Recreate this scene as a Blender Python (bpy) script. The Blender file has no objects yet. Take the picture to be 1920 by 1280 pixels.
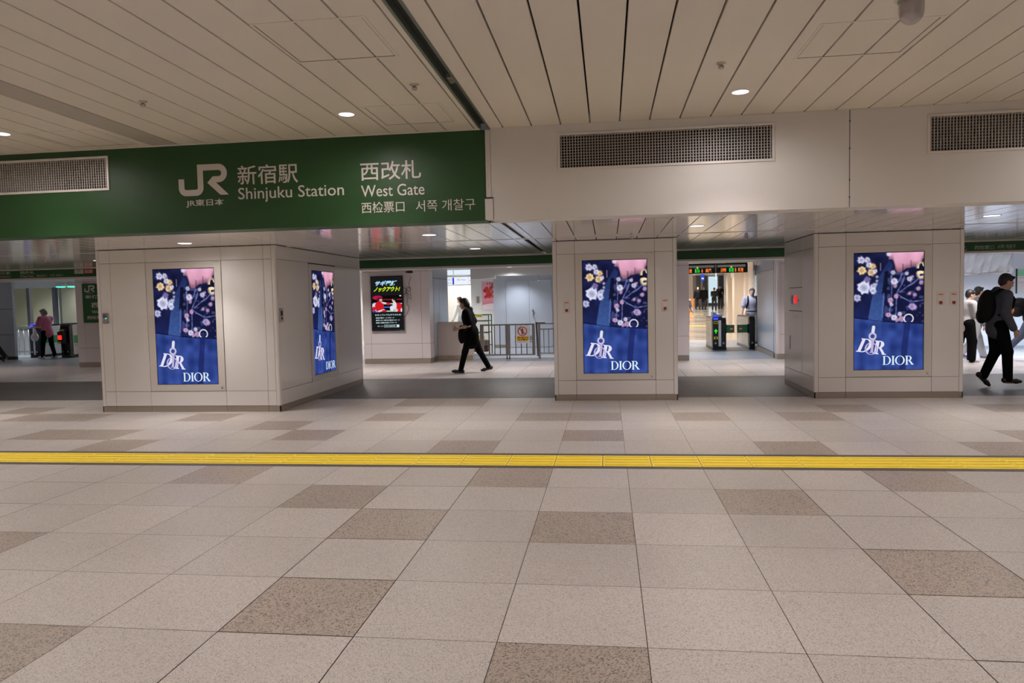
import bpy, bmesh, math, random
import numpy as np
from mathutils import Matrix, Vector

random.seed(7)
sc = bpy.context.scene
COL = sc.collection

# ------------------------------------------------------------------ camera, world, exposure
cam_d = bpy.data.cameras.new('camera')
cam = bpy.data.objects.new('camera', cam_d)
COL.objects.link(cam)
cam_d.sensor_width = 36.0
cam_d.lens = 36.0 * 1385.0 / 1920.0
cam_d.clip_end = 200
_r = Vector((0.9915223, 0.12804392, -0.02209705))
_u = Vector((0.0148322, 0.05741551, 0.99824018))
_w = Vector((-0.1290873, 0.99010515, -0.05502958))
cam.matrix_world = Matrix(((_r.x, _u.x, -_w.x, 0), (_r.y, _u.y, -_w.y, 0), (_r.z, _u.z, -_w.z, 1.5), (0, 0, 0, 1)))
sc.camera = cam
sc.view_settings.view_transform = 'Standard'
sc.view_settings.look = 'None'
sc.view_settings.gamma = 1
sc.view_settings.exposure = 0.0
sc.view_settings.use_curve_mapping = False
wd = bpy.data.worlds.new('world')
sc.world = wd
wd.use_nodes = True
wd.node_tree.nodes['Background'].inputs[0].default_value = (0.9, 0.85, 0.8, 1)
wd.node_tree.nodes['Background'].inputs[1].default_value = 0.05
sc.cycles.max_bounces = 8
sc.cycles.diffuse_bounces = 5
sc.cycles.glossy_bounces = 4
sc.cycles.use_denoising = True
sc.cycles.sample_clamp_indirect = 6
sc.cycles.use_light_tree = True

LAMP_W = 116.0            # downlights of the concourse
LAMP_COL = (1.0, 0.91, 0.865)
SOFFIT_W = 112.0
SOFFIT_COL = (1.0, 0.92, 0.87)
INNER_W = 34.0
INNER_COL = (0.88, 0.93, 1.0)
WARM_COL = (1.0, 0.94, 0.87)

# ------------------------------------------------------------------ materials
def lin(c):
    return tuple((v / 255 / 12.92 if v / 255 <= 0.04045 else ((v / 255 + 0.055) / 1.055) ** 2.4) for v in c)

def mat(name, col, rough=0.5, metal=0.0, coat=0.0, spec=0.5, emis=None, es=0.0, noise=None, bump=None, alpha=1.0, trans=0.0):
    m = bpy.data.materials.new(name)
    m.use_nodes = True
    nt = m.node_tree
    b = nt.nodes['Principled BSDF']
    b.inputs['Base Color'].default_value = (*col, 1)
    b.inputs['Roughness'].default_value = rough
    b.inputs['Metallic'].default_value = metal
    b.inputs['Coat Weight'].default_value = coat
    b.inputs['Coat Roughness'].default_value = 0.12
    b.inputs['Specular IOR Level'].default_value = spec
    b.inputs['Transmission Weight'].default_value = trans
    b.inputs['Alpha'].default_value = alpha
    if emis:
        b.inputs['Emission Color'].default_value = (*emis, 1)
        b.inputs['Emission Strength'].default_value = es
    tc = nt.nodes.new('ShaderNodeTexCoord')
    if noise:                                  # (scale, amount, detail)
        n = nt.nodes.new('ShaderNodeTexNoise')
        n.inputs['Scale'].default_value = noise[0]
        n.inputs['Detail'].default_value = noise[2] if len(noise) > 2 else 3
        nt.links.new(tc.outputs['Object'], n.inputs['Vector'])
        r = nt.nodes.new('ShaderNodeMapRange')
        r.inputs['To Min'].default_value = 1 - noise[1]
        r.inputs['To Max'].default_value = 1 + noise[1]
        nt.links.new(n.outputs['Fac'], r.inputs['Value'])
        v = nt.nodes.new('ShaderNodeVectorMath'); v.operation = 'SCALE'
        v.inputs[0].default_value = col
        nt.links.new(r.outputs[0], v.inputs['Scale'])
        nt.links.new(v.outputs[0], b.inputs['Base Color'])
    if bump:                                   # (scale xyz, strength)
        n2 = nt.nodes.new('ShaderNodeTexNoise')
        n2.inputs['Scale'].default_value = 1.0
        n2.inputs['Detail'].default_value = 1.0
        mp = nt.nodes.new('ShaderNodeMapping')
        mp.inputs['Scale'].default_value = bump[0]
        nt.links.new(tc.outputs['Object'], mp.inputs['Vector'])
        nt.links.new(mp.outputs[0], n2.inputs['Vector'])
        bp = nt.nodes.new('ShaderNodeBump')
        bp.inputs['Strength'].default_value = bump[1]
        bp.inputs['Distance'].default_value = 0.01
        nt.links.new(n2.outputs['Fac'], bp.inputs['Height'])
        nt.links.new(bp.outputs[0], b.inputs['Normal'])
    return m

def granite(name, base, dark, amount, scale, rough=0.38, tilevar=0.06):
    m = bpy.data.materials.new(name)
    m.use_nodes = True
    nt = m.node_tree
    b = nt.nodes['Principled BSDF']
    b.inputs['Roughness'].default_value = rough
    tc = nt.nodes.new('ShaderNodeTexCoord')
    v = nt.nodes.new('ShaderNodeTexVoronoi')
    v.inputs['Scale'].default_value = scale
    nt.links.new(tc.outputs['Object'], v.inputs['Vector'])
    sep = nt.nodes.new('ShaderNodeSeparateColor')
    nt.links.new(v.outputs['Color'], sep.inputs[0])
    cr = nt.nodes.new('ShaderNodeValToRGB')
    cr.color_ramp.elements[0].position = 0.0
    cr.color_ramp.elements[0].color = (*dark, 1)
    cr.color_ramp.elements[1].position = amount
    cr.color_ramp.elements[1].color = (*base, 1)
    e = cr.color_ramp.elements.new(1.0)
    e.color = (*[min(1, c * 1.18) for c in base], 1)
    nt.links.new(sep.outputs[0], cr.inputs[0])
    # tile to tile variation and soft wear
    at = nt.nodes.new('ShaderNodeAttribute'); at.attribute_name = 'shade'
    n = nt.nodes.new('ShaderNodeTexNoise'); n.inputs['Scale'].default_value = 1.3; n.inputs['Detail'].default_value = 6
    nt.links.new(tc.outputs['Object'], n.inputs['Vector'])
    r = nt.nodes.new('ShaderNodeMapRange'); r.inputs['To Min'].default_value = 0.90; r.inputs['To Max'].default_value = 1.10
    nt.links.new(n.outputs['Fac'], r.inputs['Value'])
    r2 = nt.nodes.new('ShaderNodeMapRange'); r2.inputs['To Min'].default_value = 1 - tilevar; r2.inputs['To Max'].default_value = 1 + tilevar
    nt.links.new(at.outputs['Fac'], r2.inputs['Value'])
    mu = nt.nodes.new('ShaderNodeMath'); mu.operation = 'MULTIPLY'
    nt.links.new(r.outputs[0], mu.inputs[0]); nt.links.new(r2.outputs[0], mu.inputs[1])
    s = nt.nodes.new('ShaderNodeVectorMath'); s.operation = 'SCALE'
    nt.links.new(cr.outputs[0], s.inputs[0]); nt.links.new(mu.outputs[0], s.inputs['Scale'])
    nt.links.new(s.outputs[0], b.inputs['Base Color'])
    rr = nt.nodes.new('ShaderNodeMapRange'); rr.inputs['To Min'].default_value = rough - 0.06; rr.inputs['To Max'].default_value = rough + 0.08
    nt.links.new(n.outputs['Fac'], rr.inputs['Value']); nt.links.new(rr.outputs[0], b.inputs['Roughness'])
    return m

M = {}
M['slat'] = mat('enamelled ceiling slat', (0.70, 0.655, 0.60), 0.42, spec=0.4, noise=(0.7, 0.04))
M['slat_dark'] = mat('greyer ceiling strip', (0.42, 0.39, 0.36), 0.5)
M['soffit'] = mat('glossy soffit slat', (0.70, 0.67, 0.64), 0.10, coat=0.5, bump=((2.0, 22.0, 1.0), 0.05))
M['gap'] = mat('dark gap', (0.05, 0.04, 0.035), 0.9)
M['fascia'] = mat('white enamelled fascia', (0.68, 0.655, 0.65), 0.45, noise=(1.5, 0.03))
M['green'] = mat('dark green sign enamel', (0.020, 0.070, 0.020), 0.45, spec=0.4)
M['green2'] = mat('green band enamel', (0.020, 0.105, 0.032), 0.4)
M['letter'] = mat('pale grey lettering', (0.62, 0.58, 0.55), 0.5)
M['clad'] = mat('white enamelled cladding', (0.76, 0.73, 0.72), 0.20, coat=0.4, noise=(1.2, 0.03))
M['clad_far'] = mat('pinkish white cladding', (0.66, 0.61, 0.62), 0.25, coat=0.25)
M['blue_metal'] = mat('blue grey enamelled metal', (0.42, 0.47, 0.55), 0.28, coat=0.2)
M['steel'] = mat('brushed stainless steel', (0.52, 0.48, 0.44), 0.32, metal=0.9)
M['steel_dark'] = mat('dull brown steel', (0.42, 0.37, 0.32), 0.36, metal=0.75)
M['frame'] = mat('pale aluminium frame', (0.70, 0.66, 0.63), 0.4, metal=0.2)
M['black'] = mat('black gloss', (0.012, 0.012, 0.014), 0.25)
M['blackm'] = mat('black matt', (0.02, 0.02, 0.022), 0.7)
M['yellow'] = mat('yellow tactile tile', (0.98, 0.76, 0.07), 0.5, noise=(6, 0.08))
M['border'] = mat('dark grey stone border', (0.105, 0.09, 0.085), 0.5, noise=(30, 0.15))
M['tile'] = granite('light granite tile', (0.52, 0.48, 0.45), (0.28, 0.25, 0.225), 0.30, 230)
M['tile_brown'] = granite('pink brown granite tile', (0.39, 0.33, 0.285), (0.11, 0.095, 0.085), 0.36, 150)
M['tile_dark'] = granite('dark grey stone band', (0.105, 0.098, 0.098), (0.06, 0.055, 0.055), 0.4, 140, rough=0.4)
M['tile_far'] = granite('pale inner tile', (0.58, 0.53, 0.52), (0.30, 0.27, 0.26), 0.25, 90, rough=0.3)
M['tile_cool'] = granite('blue grey inner tile', (0.38, 0.39, 0.42), (0.24, 0.24, 0.26), 0.25, 90, rough=0.3)
M['grout'] = mat('dark joint', (0.06, 0.05, 0.045), 0.8)
M['white'] = mat('plain white', (0.75, 0.74, 0.73), 0.4)
M['wall'] = mat('off white wall', (0.78, 0.75, 0.73), 0.6)
M['wall_in'] = mat('bright inner wall', (0.80, 0.80, 0.78), 0.5)
M['beige'] = mat('beige inner wall', (0.78, 0.70, 0.62), 0.3, coat=0.2)
M['orange'] = mat('orange counter', (0.85, 0.30, 0.06), 0.4)
M['grey_wall'] = mat('blue grey steel wall', (0.60, 0.63, 0.69), 0.35)
M['red'] = mat('red', (0.6, 0.03, 0.03), 0.4)
M['bluem'] = mat('blue', (0.03, 0.06, 0.45), 0.4)
M['glass'] = mat('clear glass', (0.9, 0.95, 0.95), 0.03, trans=1.0, spec=0.5)
M['glass'].node_tree.nodes['Principled BSDF'].inputs['IOR'].default_value = 1.1
def emit(name, col, s):
    m = bpy.data.materials.new(name); m.use_nodes = True
    nt = m.node_tree; nt.nodes.clear()
    e = nt.nodes.new('ShaderNodeEmission'); o = nt.nodes.new('ShaderNodeOutputMaterial')
    e.inputs[0].default_value = (*col, 1); e.inputs[1].default_value = s
    nt.links.new(e.outputs[0], o.inputs[0])
    return m
M['lamp'] = emit('lamp glow', (0.95, 0.90, 1.0), 3.0)
def pic_mat(name, s):
    m = emit(name, (1, 1, 1), s)
    nt = m.node_tree
    a = nt.nodes.new('ShaderNodeAttribute'); a.attribute_name = 'picture'
    nt.links.new(a.outputs['Color'], nt.nodes['Emission'].inputs[0])
    return m
M['picture'] = pic_mat('glowing screen picture', 1.0)

# ------------------------------------------------------------------ mesh helpers
def bx(bm, x0, x1, y0, y1, z0, z1, mi=0):
    vs = [bm.verts.new((x, y, z)) for z in (z0, z1) for y in (y0, y1) for x in (x0, x1)]
    for f in ((0, 2, 3, 1), (4, 5, 7, 6), (0, 1, 5, 4), (2, 6, 7, 3), (0, 4, 6, 2), (1, 3, 7, 5)):
        fc = bm.faces.new([vs[i] for i in f]); fc.material_index = mi
    return vs

def prism(bm, pts, axis, a, b, mi=0, smooth=False):
    """extrude a 2d outline (list of (p,q)) along an axis between a and b"""
    def mk(p, q, t):
        return {'x': (t, p, q), 'y': (p, t, q), 'z': (p, q, t)}[axis]
    v0 = [bm.verts.new(mk(p, q, a)) for p, q in pts]
    v1 = [bm.verts.new(mk(p, q, b)) for p, q in pts]
    n = len(pts)
    fs = [bm.faces.new(v0), bm.faces.new(v1[::-1])]
    for i in range(n):
        f = bm.faces.new((v0[i], v1[i], v1[(i + 1) % n], v0[(i + 1) % n])); f.smooth = smooth; fs.append(f)
    for f in fs: f.material_index = mi

def tube(bm, p0, p1, r0, r1=None, n=12, mi=0, caps=True):
    r1 = r0 if r1 is None else r1
    p0, p1 = Vector(p0), Vector(p1)
    d = (p1 - p0).normalized()
    a = d.orthogonal().normalized(); b = d.cross(a)
    c0 = [bm.verts.new(p0 + (a * math.cos(t) + b * math.sin(t)) * r0) for t in [2 * math.pi * i / n for i in range(n)]]
    c1 = [bm.verts.new(p1 + (a * math.cos(t) + b * math.sin(t)) * r1) for t in [2 * math.pi * i / n for i in range(n)]]
    for i in range(n):
        f = bm.faces.new((c0[i], c0[(i + 1) % n], c1[(i + 1) % n], c1[i])); f.smooth = True; f.material_index = mi
    if caps:
        bm.faces.new(c0[::-1]).material_index = mi; bm.faces.new(c1).material_index = mi

def polytube(bm, pts, r, n=6, mi=0):
    for a, b in zip(pts[:-1], pts[1:]): tube(bm, a, b, r, n=n, mi=mi)

def lathe(bm, prof, cx, cy, n=24, mi=0):
    rings = []
    for r, z in prof:
        rings.append([bm.verts.new((cx + r * math.cos(2 * math.pi * i / n), cy + r * math.sin(2 * math.pi * i / n), z)) for i in range(n)])
    for a, b in zip(rings[:-1], rings[1:]):
        for i in range(n):
            f = bm.faces.new((a[i], a[(i + 1) % n], b[(i + 1) % n], b[i])); f.smooth = True; f.material_index = mi
    bm.faces.new(rings[0][::-1]).material_index = mi; bm.faces.new(rings[-1]).material_index = mi

WM = {}
def wmat(o):
    m = Matrix.LocRotScale(o.location, o.rotation_euler, o.scale)
    return (wmat(o.parent) @ m) if o.parent else m

def link(name, me, mats, parent=None, world=True, bevel=0.0, smooth=False, recalc=True):
    if isinstance(me, bmesh.types.BMesh):
        bm = me
        if recalc: bmesh.ops.recalc_face_normals(bm, faces=bm.faces[:])
        if parent is not None and world:
            bm.transform(wmat(parent).inverted())
        me = bpy.data.meshes.new(name)
        bm.to_mesh(me); bm.free()
    elif parent is not None and world:
        me.transform(wmat(parent).inverted())
    me.name = name
    if mats is not None:
        for m in (mats if isinstance(mats, (list, tuple)) else [mats]):
            me.materials.append(M[m] if isinstance(m, str) else m)
    o = bpy.data.objects.new(name, me)
    COL.objects.link(o)
    if parent: o.parent = parent
    if bevel:
        bv = o.modifiers.new('bevel', 'BEVEL'); bv.width = bevel; bv.segments = 2; bv.limit_method = 'ANGLE'
    if smooth:
        for p in me.polygons: p.use_smooth = True
    return o

def tag(o, label=None, cat=None, group=None, kind=None):
    if label: o['label'] = label
    if cat: o['category'] = cat
    if group: o['group'] = group
    if kind: o['kind'] = kind
    return o

def thing(name, label, cat, loc=(0, 0, 0), rz=0.0, group=None, kind=None):
    o = bpy.data.objects.new(name, None); COL.objects.link(o)
    o.empty_display_size = 0.1
    o.location = loc; o.rotation_euler = (0, 0, rz)
    return tag(o, label, cat, group, kind)

def struct(name, bm, mats, label=None, parent=None, bevel=0.0):
    o = link(name, bm, mats, parent, bevel=bevel)
    if parent is None: tag(o, label, 'structure' if False else None, None, 'structure')
    return o

def copy_tree(root, loc, label=None, group=None, rz=None):
    r = root.copy(); COL.objects.link(r); r.location = loc
    if rz is not None: r.rotation_euler = (0, 0, rz)
    if label: r['label'] = label
    if group: r['group'] = group
    for ch in list(root.children):
        c = ch.copy(); COL.objects.link(c); c.parent = r
        for g in list(ch.children):
            d = g.copy(); COL.objects.link(d); d.parent = c
    return r

# text fitted to a box on a plane. frame: origin, u direction, v direction
def text_mesh(s, weight=0.0, shear=0.0, space=1.0):
    cu = bpy.data.curves.new('lettering', 'FONT')
    cu.body = s; cu.size = 1.0; cu.offset = weight; cu.shear = shear; cu.space_character = space
    cu.resolution_u = 3
    cu.extrude = 0.0
    o = bpy.data.objects.new('lettering', cu); COL.objects.link(o)
    dg = bpy.context.evaluated_depsgraph_get(); dg.update()
    me = bpy.data.meshes.new_from_object(o.evaluated_get(dg))
    bpy.data.objects.remove(o); bpy.data.curves.remove(cu)
    return me

def text_on(name, s, m, org, ud, vd, x0, x1, z0, z1, parent=None, weight=0.0, shear=0.0, off=0.002, keep=False, label=None):
    """letters whose inked box fills x0..x1, z0..z1 (metres along ud, vd from org)"""
    me = text_mesh(s, weight, shear)
    co = np.zeros(len(me.vertices) * 3); me.vertices.foreach_get('co', co); co = co.reshape(-1, 3)
    mn, mx = co.min(0), co.max(0)
    sx = (x1 - x0) / max(1e-6, mx[0] - mn[0]); sz = (z1 - z0) / max(1e-6, mx[1] - mn[1])
    if keep: sx = sz
    ud, vd, org = np.array(ud, float), np.array(vd, float), np.array(org, float)
    nd = np.cross(ud, vd)
    P = org + np.outer((co[:, 0] - mn[0]) * sx + x0, ud) + np.outer((co[:, 1] - mn[1]) * sz + z0, vd) + nd * off
    me.vertices.foreach_set('co', P.ravel()); me.update(); me.materials.clear()
    o = link(name, me, m, parent)
    if label: o['label'] = label
    return o

# ------------------------------------------------------------------ FLOOR
TX0, TS = 0.149, 0.655
def tx(i): return TX0 + (i - 3) * TS
XL, XR = -26.0, 17.0
floor_bm = bmesh.new()
sh = floor_bm.loops.layers.float_color.new('shade')
rng = random.Random(3)
def floor_quad(x0, x1, y0, y1, mi, g=0.0015):
    vs = [floor_bm.verts.new(p) for p in ((x0 + g, y0 + g, 0), (x1 - g, y0 + g, 0), (x1 - g, y1 - g, 0), (x0 + g, y1 - g, 0))]
    f = floor_bm.faces.new(vs); f.material_index = mi
    s = rng.random()
    for l in f.loops: l[sh] = (s, s, s, 1)
lower = [6.512] + [5.837 - 0.6745 * j for j in range(0, 22)]
upper = [7.139 + 0.6530 * k for k in range(0, 6)] + [11.244]
brown_low = {(-3, 0), (1, 0), (6, 0), (-1, 1), (4, 1), (0, 2), (2, 2), (-4, 3), (5, 3), (0, 4), (2, 5), (-2, 5), (-7, 1), (8, 2), (7, 5), (-6, 4)}
brown_up = {(-6, 0), (0, 0), (5, 0), (8, 0), (-8, 1), (-7, 1), (-3, 1), (2, 1), (9, 1), (-4, 2), (-6, 3), (-10, 3), (-9, 3), (-2, 3), (1, 3), (2, 3),
            (4, 3), (6, 3), (7, 4), (-1, 5), (-2, 5), (10, 4), (-12, 2), (-11, 4), (11, 2), (12, 0)}
i0, i1 = -37, 25
for i in range(i0, i1):
    gx = 0.0025 if i % 5 == 0 else 0.0015
    for j in range(len(lower) - 1):
        br = (i, j) in brown_low or (j > 6 and rng.random() < 0.13) or ((i < -7 or i > 8) and rng.random() < 0.1)
        floor_quad(tx(i), tx(i + 1), lower[j + 1], lower[j], 1 if br else 0, 0.0035 if i % 5 == 0 else 0.0018)
    for k in range(len(upper) - 1):
        br = (i, k) in brown_up or ((i < -12 or i > 12) and rng.random() < 0.12)
        floor_quad(tx(i), tx(i + 1), upper[k], upper[k + 1], 1 if br else 0)
    # dark band the columns stand on, then the inner concourse
    for k in range(3):
        floor_quad(tx(i), tx(i + 1), 11.244 + k * 0.99, 11.244 + (k + 1) * 0.99, 2, 0.0008)
    for k in range(6):
        y = 14.214 + k * 0.655
        floor_quad(tx(i), tx(i + 1), y, y + 0.655, 3, 0.006 if (i * 3 + k) % 4 == 0 else 0.0018)
    for k in range(12):
        y = 18.144 + k * 0.655
        floor_quad(tx(i), tx(i + 1), y, y + 0.655, 4, 0.0018)
ym = 18.144 + 12 * 0.655
# slab under the joints
bx(floor_bm, XL, XR, -8.7, 40, -0.05, -0.004, 5)
# floor of the passage beyond the gates: level, then a gentle ramp
def ramp(y): return 0.0 if y < 32 else 0.45 * (y - 32) / 26
ys = [ym, 29, 32, 40, 48, 58, 75]
for a, b in zip(ys[:-1], ys[1:]):
    vs = [floor_bm.verts.new(p) for p in ((XL, a, ramp(a)), (XR + 6, a, ramp(a)), (XR + 6, b, ramp(b)), (XL, b, ramp(b)))]
    f = floor_bm.faces.new(vs); f.material_index = 6
floor_o = struct('floor', floor_bm, ['tile', 'tile_brown', 'tile_dark', 'tile_far', 'tile_cool', 'grout', mat('polished warm passage floor', (0.62, 0.55, 0.47), 0.18, coat=0.3)])

# tactile paving strip
tp = thing('tactile_paving', 'long yellow ribbed tactile paving strip across the tiled floor', 'tactile paving', (0, 6.82, 0))
b = bmesh.new()
bs = 0.4375
k0 = -58
ORG = 0.149 - 3 * 0.655
for k in range(-56, 44):
    x0 = ORG + k * bs
    bx(b, x0 + 0.003, x0 + bs - 0.003, 6.600, 7.045, -0.002, 0.003)
    for r in range(4):
        yc = 6.6 + (r + 0.5) * 0.445 / 4
        bx(b, x0 + 0.02, x0 + bs - 0.02, yc - 0.016, yc + 0.016, 0.003, 0.009)
link('ribbed_tiles', b, 'yellow', tp)
b = bmesh.new()
bx(b, -24.5, 16.7, 6.512, 6.597, -0.002, 0.001); bx(b, -24.5, 16.7, 7.048, 7.139, -0.002, 0.001)
bx(b, -24.5, 16.7, 6.597, 7.048, -0.003, -0.0005)
link('stone_border', b, 'border', tp)

# ------------------------------------------------------------------ CEILINGS
YB = 7.802          # fascia plane
FT = 0.30
ZC, ZS = 3.318, 2.36
S1, O1 = 0.3037, -0.1535
cb = bmesh.new()
hatches = [(-2.25, -1.52, 4.64, 5.39), (-2.21, -1.51, 6.73, 7.43), (1.475, 2.225, 5.34, 6.05), (-5.87, -5.15, 6.97, 7.66), (4.9, 5.6, 3.0, 3.7)]
for k in range(-85, 56):
    xa, xb = O1 + k * S1, O1 + (k + 1) * S1
    if k == -4:   # next to the shutter slot
        xa = -1.204
    g = 0.007
    mi = 1 if k == -16 else 0
    if k == -4:
        bx(cb, -1.204, xb - g, -8.5, YB, ZC, ZC + 0.035, 0); bx(cb, xa - 0.165 + g, -1.31, -8.5, YB, ZC, ZC + 0.035, 0)
    else:
        bx(cb, xa + g, xb - g, -8.5, YB, ZC, ZC + 0.035, mi)
bx(cb, XL, XR, -8.5, YB, ZC + 0.10, ZC + 0.14, 2)
struct('ceiling', cb, ['slat', 'slat_dark', 'gap'], bevel=0.003)
# slim trim between ceiling and fascia
b = bmesh.new(); bx(b, XL, -1.31, YB - 0.03, YB, ZC - 0.012, ZC - 0.001)
bx(b, -1.2, XR, YB - 0.012, YB, ZC - 0.006, ZC - 0.001)
struct('trim_1', b, 'slat')
# shutter slot
sl = thing('shutter_guide', 'dark recessed shutter slot running along the concourse ceiling beside the green sign', 'shutter slot', (-1.257, 4.0, ZC))
b = bmesh.new()
bx(b, -1.318, -1.296, -8.4, YB - 0.01, ZC - 0.004, ZC + 0.09); bx(b, -1.222, -1.200, -8.4, YB - 0.01, ZC - 0.004, ZC + 0.09)
link('side_rail', b, mat('green tinted steel rail', (0.16, 0.20, 0.17), 0.4, metal=0.5), sl)
b = bmesh.new(); bx(b, -1.296, -1.222, -8.4, YB - 0.01, ZC + 0.05, ZC + 0.09)
link('slot_back', b, 'blackm', sl)
b = bmesh.new(); bx(b, -1.285, -1.232, 6.05, 6.20, ZC + 0.02, ZC + 0.05); bx(b, -1.27, -1.245, 6.10, 6.15, ZC - 0.002, ZC + 0.02)
link('slot_bracket', b, 'steel_dark', sl)

# access hatches: fine shadow frames in the ceiling
hl = ['square access hatch with hinge marks in ceiling, the larger one above the green sign',
      'small access hatch in ceiling just in front of the green sign, beside the round lamp',
      'square access hatch in ceiling behind the hanging dome camera',
      'access hatch in ceiling at the left, above the left air vent', 'access hatch in ceiling right of the dome camera']
for (x0, x1, y0, y1), lb in list(zip(hatches, hl))[:4]:
    h = thing('access_hatch', lb, 'access hatch', ((x0 + x1) / 2, (y0 + y1) / 2, ZC))
    b = bmesh.new(); e = 0.004; z = ZC - 0.0015
    for (a0, a1, c0, c1) in ((x0, x1, y0, y0 + e), (x0, x1, y1 - e, y1), (x0, x0 + e, y0, y1), (x1 - e, x1, y0, y1)):
        bx(b, a0, a1, c0, c1, z, ZC + 0.001)
    link('hatch_gap', b, 'gap', h)
    b = bmesh.new(); e2 = 0.022
    for (a0, a1, c0, c1) in ((x0 - e2, x0, y0 - e2, y1 + e2), (x1, x1 + e2, y0 - e2, y1 + e2), (x0, x1, y0 - e2, y0), (x0, x1, y1, y1 + e2)):
        bx(b, a0, a1, c0, c1, ZC - 0.003, ZC + 0.001)
    link('hatch_frame', b, 'slat', h)

# lower soffit between fascia and the green band
S2, O2 = 0.2868, -0.149
b = bmesh.new()
YG = 13.9
for k in range(-90, 60):
    xa, xb = O2 + (k - 3) * S2, O2 + (k - 2) * S2
    if xa < XL or xb > XR: continue
    g = 0.005
    for (ya, yb_) in ((YB + FT + 0.002, 10.31), (10.40, YG)):
        if xa < -1.12 < xb or xa < -1.16 < xb:
            bx(b, xa + g, max(xa + g + 0.001, -1.165), ya, yb_, ZS, ZS + 0.03, 0); bx(b, -1.10, xb - g, ya, yb_, ZS, ZS + 0.03, 0)
        else:
            bx(b, xa + g, xb - g, ya, yb_, ZS, ZS + 0.03, 0)
bx(b, XL, XR, 10.325, 10.385, ZS - 0.006, ZS + 0.03, 0)
bx(b, XL, XR, YB + FT + 0.01, YG, ZS + 0.05, ZS + 0.08, 1)
struct('ceiling_lower', b, ['soffit', 'gap'], bevel=0.002)
b = bmesh.new()
bx(b, -1.165, -1.150, YB + 0.02, 10.3, ZS - 0.002, ZS + 0.05); bx(b, -1.112, -1.100, YB + 0.02, 10.3, ZS - 0.002, ZS + 0.05)
bx(b, -1.150, -1.112, YB + 0.02, 10.3, ZS + 0.03, ZS + 0.05, 1)
s2 = link('shutter_guide', b, ['steel', 'blackm']); tag(s2, 'dark shutter slot in the low glossy soffit left of the middle column', 'shutter slot')

# ------------------------------------------------------------------ FASCIA (white part right of the sign, body behind the sign)

vents = [(-0.493, 1.690, 2.845, 3.230), (3.130, 5.32, 2.845, 3.230), (-7.76, -5.572, 2.850, 3.235)]
def wall_with_holes(bm, x0, x1, z0, z1, y0, y1, holes, mi=0):
    xs = sorted({x0, x1} | {h[0] for h in holes} | {h[1] for h in holes})
    for a, c in zip(xs[:-1], xs[1:]):
        hh = [h for h in holes if h[0] < (a + c) / 2 < h[1]]
        if hh:
            bx(bm, a, c, y0, y1, z0, hh[0][2], mi); bx(bm, a, c, y0, y1, hh[0][3], z1, mi)
        else:
            bx(bm, a, c, y0, y1, z0, z1, mi)
b = bmesh.new()
wall_with_holes(b, -1.20, 2.402, ZS - 0.004, ZC - 0.001, YB, YB + FT, vents[:1])
wall_with_holes(b, 2.410, 9.8, ZS - 0.004, ZC - 0.001, YB, YB + FT, vents[1:2])
bx(b, 9.808, XR, YB, YB + FT, ZS - 0.004, ZC - 0.001)
bx(b, 2.399, 2.413, YB + 0.012, YB + 0.02, ZS + 0.001, ZC - 0.001, 1)
for z in (2.45, 2.62, 2.93, 3.2): bx(b, 2.400, 2.412, YB - 0.003, YB + 0.012, z, z + 0.012, 1)
struct('beam_fascia', b, ['fascia', 'gap'])

# main green sign
sign = thing('station_sign', 'long dark green station sign panel with pale lettering and station emblem', 'sign', (-6, YB, ZS))
b = bmesh.new()
wall_with_holes(b, XL, -1.262, ZS - 0.004, ZC - 0.014, YB, YB + FT, vents[2:])
link('sign_panel', b, 'green', sign)
b = bmesh.new(); bx(b, -1.258, -1.204, YB + 0.002, YB + 0.1, 2.60, ZC - 0.014)
for z in (2.72, 2.98): bx(b, -1.235, -1.227, YB - 0.002, YB + 0.002, z, z + 0.008, 1)
link('end_trim', b, ['frame', 'steel_dark'], sign)
b = bmesh.new(); bx(b, -1.272, -1.186, YB - 0.006, YB + 0.1, ZS + 0.004, 2.583); bx(b, -1.275, -1.183, YB - 0.006, YB + 0.1, 2.583, 2.597, 1)
bx(b, -1.186, -1.183, YB - 0.007, YB + 0.1, ZS + 0.004, 2.597, 1)
link('corner_cover', b, ['fascia', 'blackm'], sign)
U, V = (1, 0, 0), (0, 0, 1)
OS = (0, YB - 0.001, 0)
def sgn(name, s, x0, x1, z0, z1, w=0.0, m='letter', **k):
    return text_on(name, s, m, OS, U, V, x0, x1, z0, z1, parent=sign, weight=w, **k)
sgn('lettering', '新宿駅', -4.035, -3.335, 2.842, 3.055, 0.008)
sgn('lettering', 'Shinjuku Station', -4.035, -2.820, 2.645, 2.812, 0.004)
sgn('lettering', '西改札', -2.628, -1.958, 2.828, 3.027, 0.008)
sgn('lettering', 'West Gate', -2.627, -1.925, 2.655, 2.780, 0.004)
sgn('lettering', '西检票口', -2.628, -2.150, 2.480, 2.600, 0.004)
sgn('lettering', '서쪽 개찰구', -2.025, -1.378, 2.475, 2.595, -0.002)
sgn('lettering', 'JR東日本', -4.655, -4.205, 2.619, 2.705, 0.016)

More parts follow.
